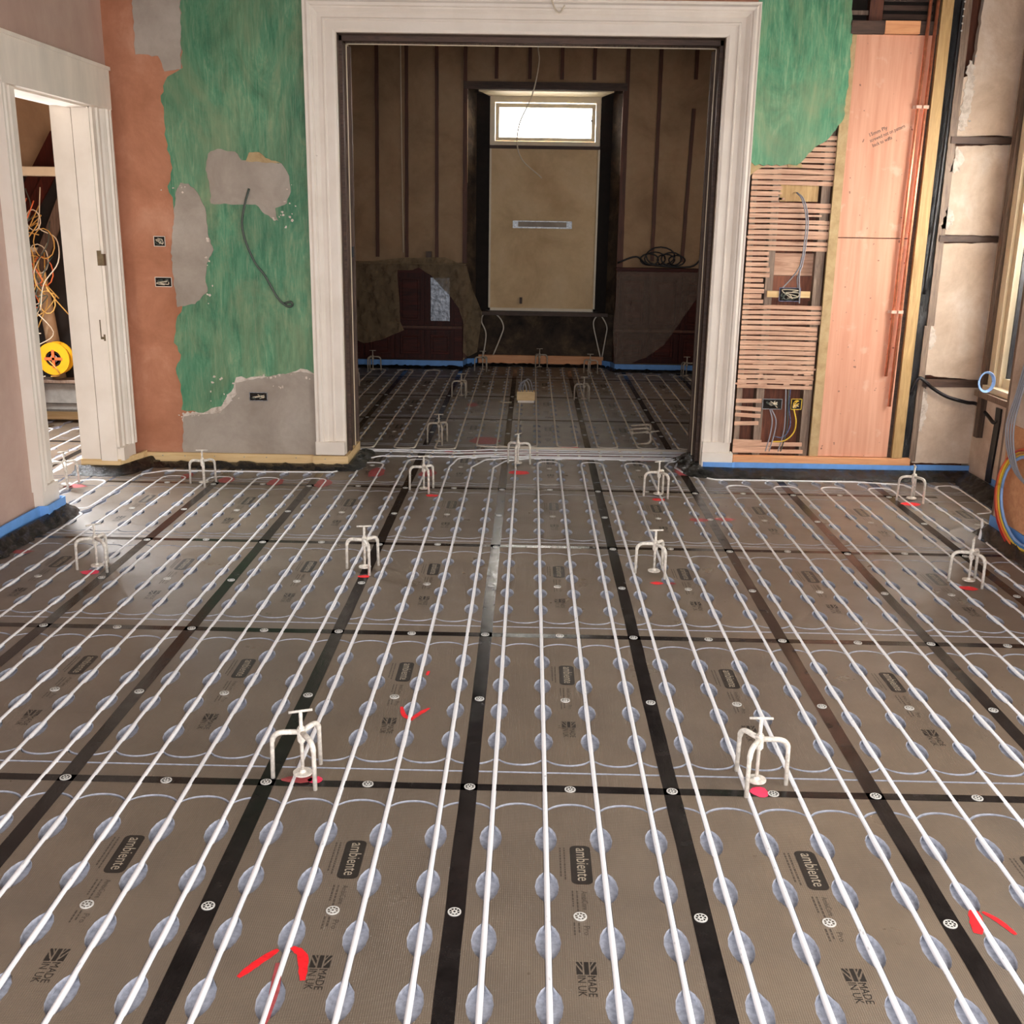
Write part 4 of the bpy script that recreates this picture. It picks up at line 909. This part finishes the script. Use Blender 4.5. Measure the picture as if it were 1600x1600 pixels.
# ------------------------------------------------------------------ bay window and right wall
wr = struct(boxes('wall_right', [(3.11, 3.3, 2.86, 4.31, 0, .60), (3.11, 3.3, 4.03, 4.31, .60, ZC), (3.11, 3.3, 2.86, 4.03, 2.75, ZC), (2.72, 3.3, 1.4, 2.86, 0, ZC), (2.72, 3.3, -4.6, 1.4, 0, .8), (2.72, 3.3, -4.6, -2.2, .8, ZC), (2.72, 3.3, -2.2, 1.4, 2.8, ZC), (2.72, 3.3, .4, 1.4, .8, 2.8)], 'cream'), 'cream plaster wall with windows on the right')
w2 = struct(empty('window_2', (3.13, 3.45, .6)), 'bay window with cream frame in the far right corner')
def L2(o): return local(o, w2)
L2(boxes('window_sill', [(3.03, 3.16, 2.88, 4.06, .575, .612)], 'grey_stud', w2)); L2(boxes('window_sill', [(3.06, 3.16, 2.88, 4.02, .615, .65)], 'frame', w2))
L2(boxes('window_frame', [(3.09, 3.15, 3.95, 4.02, .65, 2.75), (3.11, 3.17, 3.90, 3.95, .65, 2.75), (3.11, 3.17, 2.86, 2.93, .65, 2.75), (3.13, 3.18, 2.93, 3.90, .65, .71), (3.13, 3.18, 2.93, 3.90, 1.66, 1.71), (3.13, 3.18, 2.93, 3.90, 2.68, 2.75)], 'frame', w2))
L2(boxes('window_trim', [(3.135, 3.165, 3.86, 3.875, .71, 2.68)], 'blackplastic', w2)); L2(box('window_pane', 3.15, 3.156, 2.93, 3.9, .71, 2.68, 'glass', w2))
L2(box('reveal_batten', 3.07, 3.11, 4.035, 4.09, .3, 2.9, 'dark_stud', w2))
# near end of the wall: exposed timbers and a coil of coloured cables
tag(box('pier_post', 2.74, 2.82, 2.87, 2.93, .0, 2.8, 'grey_stud'), 'old grey timber post at the edge of the bay window recess', 'post')
pf = box('brown_board', 2.712, 2.72, 1.5, 2.80, .1, .62, 'orange_board'); tag(pf, 'orange brown wood board behind the coil of coloured cables', 'board')
cc = empty('cable_coil', (2.66, 2.48, .3)); tag(cc, 'big coil of orange, yellow and blue cables at the right edge', 'cable coil')
for i_, (m_, r, dz) in enumerate((('cable_orange', .365, 0), ('cable_yellow', .35, .006), ('cable_blue', .325, -.004), ('extred', .376, -.012), ('cable_lblue', .310, .0), ('cable_yellow', .34, -.01))):
    local(tubeobj('coil_loop', [(2.672+.004*(i_ % 3), 2.41+r*.95*math.cos(a*PI/14), .29+dz+r*.72*math.sin(a*PI/14)) for a in range(29)], .007, m_, cc, 8), cc)
for i_ in range(4):
    cable([(2.69, 2.62-.03*i_, 1.15), (2.67, 2.68-.02*i_, .8), (2.66, 2.72-.03*i_, .6), (2.67, 2.6-.02*i_, .42), (2.68, 2.35, .35)], .005, 'cable_grey', ('first', 'second', 'third', 'fourth')[i_]+' grey cable from the left among those dropping into the colourful coil')
pipe_circuit([(2.68, 2.9, .06), (2.66, 2.84, .03), (2.6, 2.72, ZH)], 'short white pipe tail rising at the right wall beside the coil')

# front and unseen side windows
struct(boxes('wall_front', [(-2.8, -1.5, -4.6, -4.4, 0, ZC), (2.1, 3.3, -4.6, -4.4, 0, ZC), (-1.5, 2.1, -4.6, -4.4, 0, .75), (-1.5, 2.1, -4.6, -4.4, 2.75, ZC)], 'pinkwall'), 'plaster wall behind the viewpoint')
struct(boxes('ceiling', [(-2.8, 3.3, -4.6, YW+.45, ZC, ZC+.1), (-5.4, -2.8, -.4, 5.8, ZC, ZC+.1)], 'ceil'), 'plaster ceiling')
# loose wire hooks
cable([(.235, YW-.09, 3.3), (.24, YW-.09, 2.95), (.262, YW-.09, 2.85), (.295, YW-.09, 2.82), (.325, YW-.09, 2.86)], .005, 'cable_white', 'white wire hanging in a hook over the doorway head')

# ------------------------------------------------------------------ far room
YF = 9.3; ZF = 3.7
wf = struct(boxes('wall_far', [(-3.0, -.58, YF, YF+.5, 0, ZF), (1.13, 3.2, YF, YF+.5, 0, ZF), (-.58, 1.13, YF, YF+.5, 3.03, ZF)], 'fcream'), 'dim cream far wall with brown battens')
wf2 = struct(boxes('wall_far_side', [(-2.6, -2.4, YP, YF, 0, ZF), (2.6, 2.8, YP, YF, 0, ZF), (-2.6, -1.07, YP, YP+.02, 0, ZF), (1.32, 2.8, YP, YP+.02, 0, ZF), (-1.07, 1.32, YP, YP+.02, 2.72, ZF)], 'fcream'), 'cream side walls of the far room')
struct(boxes('ceiling_far', [(-3, 3.2, YP, 10.2, ZF, ZF+.1)], 'ceil'), 'ceiling of the far room')
random.seed(12)
for x0, x1, z0, z1 in ((-1.87, -1.89, 1.2, ZF), (-1.52, -1.55, 1.2, ZF), (-1.205, -1.225, 1.2, ZF), (-.886, -.892, 1.2, ZF), (-.58, -.59, 1.1, ZF), (1.135, 1.15, 1.1, ZF), (1.483, 1.49, 1.2, ZF), (1.86, 1.86, 3.08, ZF), (1.858, 1.82, 1.2, 2.79), (-.252, -.252, 3.06, ZF), (.101, .101, 3.06, ZF), (.443, .443, 3.06, ZF), (.787, .787, 3.06, ZF), (2.2, 2.2, 1.2, ZF)):
    h = .019; o = sheet('wall_batten', [(x1-h, z0), (x1+h, z0), (x0+h, z1), (x0-h, z1)], YF-.018, YF, 'batten', wf, .002, .1)
cable([(-1.262, YF-.015, 1.25), (-1.268, YF-.015, 2.2), (-1.27, YF-.015, 3.6)], .006, 'cable_white', 'pale cable running straight up the far wall batten')
wfr = struct(boxes('wall_recess', [(-.60, 1.15, 9.9, 10.1, 0, .62), (-.60, 1.15, 9.9, 10.1, 2.96, 3.1), (-.7, -.56, YF+.1, 10.1, 0, 3.1), (1.11, 1.25, YF+.1, 10.1, 0, 3.1), (-.6, -.36, 9.55, 10.0, 0, 3.1), (.93, 1.15, 9.55, 10.0, 0, 3.1), (-.6, 1.15, 9.56, 10.0, 0, .60), (-.6, 1.15, 9.6, 10.0, 2.96, 3.1)], 'soot'), 'sooty masonry of the far window recess')
w1 = struct(empty('window_1', (.28, 9.55, .6)), 'far window boarded below with a bright transom light')
def L1(o): return local(o, w1)
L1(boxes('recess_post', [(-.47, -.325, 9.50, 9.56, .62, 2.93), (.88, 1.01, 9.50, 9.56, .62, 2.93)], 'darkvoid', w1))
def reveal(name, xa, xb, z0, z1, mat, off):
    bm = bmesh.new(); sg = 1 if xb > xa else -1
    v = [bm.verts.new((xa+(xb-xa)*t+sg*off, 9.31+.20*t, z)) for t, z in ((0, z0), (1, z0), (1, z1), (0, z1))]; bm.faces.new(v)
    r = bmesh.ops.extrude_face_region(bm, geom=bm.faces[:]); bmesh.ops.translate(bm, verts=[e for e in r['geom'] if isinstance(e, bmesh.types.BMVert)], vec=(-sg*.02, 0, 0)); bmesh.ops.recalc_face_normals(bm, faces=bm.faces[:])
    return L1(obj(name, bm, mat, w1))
reveal('splayed_reveal', -.575, -.465, .6, 2.94, 'soot', 0); reveal('splayed_reveal', 1.12, 1.01, .6, 2.94, 'soot', 0)
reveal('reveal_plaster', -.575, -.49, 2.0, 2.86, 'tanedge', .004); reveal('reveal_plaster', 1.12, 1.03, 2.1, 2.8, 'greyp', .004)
L1(boxes('recess_lining', [(-.60, -.56, YF-.02, YF+.06, .1, 3.02), (1.10, 1.145, YF-.02, YF+.06, .1, 3.02)], 'batten', w1))
L1(boxes('recess_lintel', [(-.60, 1.14, YF-.03, YF+.02, 2.955, 3.03), (-.45, 1.02, YF+.02, YF+.26, 2.95, 3.02)], 'dark_timber', w1))
bm = bmesh.new(); v = [bm.verts.new(q) for q in ((-.44, YF-.0, 2.94), (1.0, YF-.0, 2.94), (.86, 9.53, 2.905), (-.32, 9.53, 2.905))]; bm.faces.new(v); r = bmesh.ops.extrude_face_region(bm, geom=bm.faces[:]); bmesh.ops.translate(bm, verts=[e for e in r['geom'] if isinstance(e, bmesh.types.BMVert)], vec=(0, 0, .012)); L1(obj('head_soffit', bm, 'frame', w1))
L1(boxes('window_frame', [(-.325, -.27, 9.50, 9.58, 2.41, 2.92), (.83, .885, 9.50, 9.58, 2.41, 2.92), (-.27, .83, 9.50, 9.58, 2.85, 2.92), (-.27, .83, 9.50, 9.58, 2.405, 2.45)], 'frame', w1))
tr = L1(boxes('transom_sash', [(-.265, -.225, 9.53, 9.57, 2.455, 2.84), (.785, .825, 9.53, 9.57, 2.455, 2.84), (-.225, .785, 9.53, 9.57, 2.80, 2.84), (-.225, .785, 9.53, 9.57, 2.455, 2.49)], 'frame', w1))
box('window_pane', -.225, .785, 9.548, 9.552, 2.49, 2.80, 'glass', tr); box('sash_catch', .775, .79, 9.515, 9.53, 2.66, 2.68, 'blackplastic', tr)
L1(boxes('transom_rail', [(-.325, .885, 9.48, 9.55, 2.372, 2.405)], 'dark_timber', w1))
sb = L1(box('shutter_board', -.305, .865, 9.50, 9.54, .65, 2.37, 'panelboard', w1)); 
L1(boxes('board_trim', [(-.325, -.305, 9.485, 9.54, .62, 2.37), (.865, .885, 9.485, 9.54, .62, 2.37), (-.325, .885, 9.485, 9.54, .62, .65)], 'frame', w1))
L1(boxes('letter_slot', [(-.06, .60, 9.494, 9.50, 1.53, 1.61)], 'metal', w1)); L1(boxes('letter_slot', [(.0, .54, 9.490, 9.494, 1.545, 1.60)], 'greyp', w1))
L1(box('board_handle', .03, .06, 9.47, 9.50, .70, .77, 'dark_timber', w1))
L1(boxes('window_sill', [(-.5, 1.03, 9.36, 9.56, .575, .615)], 'dark_timber', w1))
tag(boxes('floor_beam', [(-.43, 1.0, 9.42, 9.47, .03, .12)], 'orange_board'), 'orange softwood beam on the floor under the far window', 'beam')
fb = [o for o in C.objects if o.name == 'floor_beam'][0]; box('beam_joint', .26, .28, 9.415, 9.42, .03, .12, 'dark_timber', fb)
tag(box('beam_packing', -.43, 1.0, 9.40, 9.44, .003, .028, 'white'), 'pale foam packing under the orange beam', 'packing')
for pts, lab in (([(-.371, .121), (-.345, .361), (-.395, .496), (-.374, .579), (-.291, .606), (-.196, .551), (-.147, .448), (-.172, .343), (-.26, .121)], 'white pipe loop standing up at the left end of the beam'),
                 ([(.965, .121), (.923, .279), (.874, .486), (.90, .569), (.954, .585), (1.026, .468), (1.016, .343), (.985, .121)], 'white pipe loop standing up at the right end of the beam')):
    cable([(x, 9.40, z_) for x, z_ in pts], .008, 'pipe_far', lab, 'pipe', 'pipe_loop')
for x, zz in ((-.46, .06), (-.44, .03), (1.05, .05), (1.1, .04), (1.02, .02)):
    pass
perimeter([(-1.9, 9.06), (-.62, 9.06), (-.5, 9.36), (1.06, 9.38), (1.13, 9.05), (2.1, 9.05)], .05, 'crumpled black polythene along the foot of the far cabinets', .03)
# cabinets
def cabinet(name, x0, x1, zt, zm, label, doors, panels, yf=9.14):
    r = empty(name, ((x0+x1)/2, yf, 0)); tag(r, label, 'cabinet'); l = lambda o: local(o, r)
    l(boxes('carcass', [(x0, x1, yf+.03, YF, .085, zt)], 'mahog', r)); l(boxes('cabinet_top', [(x0-.015, x1+.015, yf-.03, YF, zt, zt+.03)], 'mahog', r))
    l(boxes('waist_rail', [(x0, x1, yf-.012, yf+.03, zm-.012, zm+.016)], 'batten', r)); l(boxes('frieze', [(x0, x1, yf, yf+.03, zt-.06, zt)], 'mahog', r))
    for (a, b, z0, z1, kind) in doors:
        fr = l(boxes('door', [(a, a+.045, yf, yf+.03, z0, z1), (b-.045, b, yf, yf+.03, z0, z1), (a+.045, b-.045, yf, yf+.03, z1-.05, z1), (a+.045, b-.045, yf, yf+.03, z0, z0+.05)], 'mahogv', r))
        box('door_panel', a+.05, b-.05, yf+.014, yf+.02, z0+.05, z1-.05, kind, fr)
        if kind == 'mahog': box('raised_field', a+.075, b-.075, yf+.005, yf+.014, z0+.075, z1-.075, 'mahog', fr, .004)
    return r
cl = cabinet('alcove_cabinet', -2.3, -.60, 1.10, .45, 'dark red mahogany cabinet left of the far window, under a dust sheet',
 [(-1.0, -.69, .47, 1.04, 'foilgrey'), (-1.34, -1.02, .47, 1.04, 'mahog'), (-1.68, -1.36, .47, 1.04, 'mahog'), (-2.02, -1.7, .47, 1.04, 'mahog'), (-1.0, -.69, .10, .42, 'mahog'), (-1.34, -1.02, .10, .42, 'mahog'), (-1.68, -1.36, .10, .42, 'mahog'), (-2.02, -1.7, .10, .42, 'mahog')], 0)
cr = cabinet('alcove_cabinet', 1.10, 2.5, 1.10, .45, 'dark red mahogany cabinet right of the far window, under a dust sheet',
 [(1.13, 1.45, .47, 1.04, 'mahog'), (1.47, 1.80, .47, 1.04, 'mahog'), (1.82, 2.15, .47, 1.04, 'mahog'), (1.13, 1.45, .10, .42, 'mahog'), (1.47, 1.80, .10, .42, 'mahog'), (1.82, 2.15, .10, .42, 'mahog')], 0)
tag(ribbon('edge_foam_strip', [(-2.3, 9.11), (-.59, 9.11), (-.57, 9.32), (-.45, 9.38)], .004, .088, .02, 'blue', None), 'blue foam strip at the foot of the left cabinet', 'foam strip')
tag(ribbon('edge_foam_strip', [(1.0, 9.4), (1.09, 9.3), (1.11, 9.11), (2.4, 9.11)], .004, .082, .02, 'blue', None), 'blue foam strip at the foot of the right cabinet', 'foam strip')
def drape(name, outline, y, mat, label, folds, n=900, amp=.02, seed=1):
    rnd = random.Random(seed); pts = []
    m = len(outline)
    for i in range(m):
        a, b = Vector(outline[i]), Vector(outline[(i+1) % m]); k = max(1, int((b-a).length/.04))
        for j in range(k): pts.append(a.lerp(b, j/k))
    nb_ = len(pts); xs = [p.x for p in pts]; zs = [p.y for p in pts]
    def inside(q):
        c = False; j = nb_-1
        for i in range(nb_):
            if (pts[i].y > q.y) != (pts[j].y > q.y) and q.x < (pts[j].x-pts[i].x)*(q.y-pts[i].y)/(pts[j].y-pts[i].y)+pts[i].x: c = not c
            j = i
        return c
    bnd = pts[:nb_]; inner = []
    while len(inner) < n:
        q = Vector((rnd.uniform(min(xs), max(xs)), rnd.uniform(min(zs), max(zs))))
        if inside(q): inner.append(q)
    V, E_, F, *_ = delaunay_2d_cdt(bnd+inner, [(i, (i+1) % nb_) for i in range(nb_)], [list(range(nb_))], 1, 1e-6)
    bm = bmesh.new(); vs = []
    for v in V:
        d = 0
        for (fx, fz, ang, freq, am) in folds:
            s = (v.x-fx)*math.cos(ang)+(v.y-fz)*math.sin(ang); d += am*math.sin(s*freq)
        vs.append(bm.verts.new((v.x, y+d+rnd.uniform(-amp, amp)*.45, v.y)))
    for f in F:
        try: bm.faces.new([vs[i] for i in f])
        except ValueError: pass
    bmesh.ops.recalc_face_normals(bm, faces=bm.faces[:])
    if sum(f.normal.y for f in bm.faces) > 0: bmesh.ops.reverse_faces(bm, faces=bm.faces[:])
    return tag(obj(name, bm, mat, None, True), label, 'dust sheet')
drape('dust_sheet', [(-2.2, 1.13), (-1.886, 1.119), (-1.3, 1.197), (-.787, 1.215), (-.546, 1.121), (-.484, .876), (-.371, .628), (-.429, .192), (-.531, .139), (-.583, .189), (-.584, .524), (-.635, .674), (-.737, .812), (-.939, 1.017), (-1.069, 1.1), (-1.14, 1.072), (-1.302, 1.07), (-1.303, .961), (-1.285, .763), (-1.278, .512), (-1.238, .422), (-1.507, .306), (-1.693, .267), (-1.815, .331), (-1.883, .451), (-2.2, .5)], 9.05, 'plastic',
      'brown tinted plastic dust sheet gathered over the left cabinet', [(0, 0, .2, 34, .016), (0, 0, -.5, 62, .011), (0, 0, .9, 41, .010), (0, 0, .15, 95, .006)], 3200, .012, 4)
drape('dust_sheet', [(1.083, 1.093), (1.955, 1.098), (2.067, 1.128), (2.041, .939), (1.936, .767), (1.777, .515), (1.642, .31), (1.454, .17), (1.29, .099), (1.105, .086), (1.07, .445), (1.09, .829)], 9.06, 'plastic2',
      'clear plastic dust sheet hanging diagonally over the right cabinet', [(0, 0, -.62, 38, .016), (0, 0, .1, 64, .009), (0, 0, -.7, 100, .006)], 2600, .010, 6)
tag(sheet('dust_sheet', [(-2.2, 9.03), (-.55, 9.03), (-.55, YF-.01), (-2.2, YF-.01)], 1.135, 1.15, 'plastic', None, .01, .05, 'XY'), 'plastic dust sheet lying on top of the left cabinet', 'dust sheet')
hk = empty('cable_heap', (1.55, 9.2, 1.15)); tag(hk, 'heap of dark cable coils on top of the right cabinet', 'cables'); random.seed(8)
for i_ in range(6):
    cx = 1.45+.06*i_; r = random.uniform(.05, .1); local(tubeobj('coil_loop', [(cx+1.6*r*math.cos(a*PI/8), 9.2+random.uniform(-.02, .02), 1.16+r+r*math.sin(a*PI/8)) for a in range(17)], .008, 'blackplastic', hk, 6), hk)
tag(tubeobj('cable', catmull([(1.1, 9.18, 1.18), (1.3, 9.15, 1.25), (1.45, 9.18, 1.17), (1.9, 9.2, 1.15), (2.05, 9.2, 1.28), (2.2, 9.2, 1.3)], 6), .01, 'blackplastic', None, 6), 'dark cable trailing along the right cabinet top', 'cable')
tag(box('timber_offcut', -1.0, -.94, 9.14, 9.2, 1.152, 1.27, 'dark_stud'), 'small timber offcut standing on the left cabinet', 'offcut')
# wood box on the floor
wbx = empty('floor_box', (.13, 6.93, 0)); tag(wbx, 'small pale wood box with cable loops on the far room floor', 'box')
bm = bmesh.new(); B(bm, -.083, .083, -.05, -.04, .02, .10); B(bm, -.083, .083, .04, .05, .02, .10); B(bm, -.083, -.073, -.04, .04, .02, .10); B(bm, .073, .083, -.04, .04, .02, .10); obj('box_side', bm, 'new_board', wbx)
box('box_foot', -.075, .075, -.055, .05, .0, .02, 'white', wbx); box('box_lining', -.072, .072, -.04, .04, .02, .04, 'darkvoid', wbx)
for i_ in range(3): tubeobj('cable_loop', [((-.03+.022*i_)+.045*math.cos(a*PI/10)*(1 if i_ else .8), -.02+.02*i_, .09+(.10+.01*i_)*math.sin(a*PI/10)) for a in range(11)], .0045, 'cable_grey', wbx, 6)
tag(tubeobj('cable', [(-.0, 6.86, .006), (-.06, 6.84, .006), (-.12, 6.88, .006)], .005, 'cable_white', None, 6), 'short white cable tail left of the wood box', 'cable')
cable([(.172, 7.5, 3.69), (.172, 7.5, 3.181), (.189, 7.5, 2.988), (.133, 7.5, 2.712), (.026, 7.5, 2.478), (.004, 7.5, 2.29), (.057, 7.5, 2.148), (.197, 7.5, 2.03), (.236, 7.5, 1.995)], .006, 'cable_white', 'thin pale wire hanging from the far room ceiling before the window')
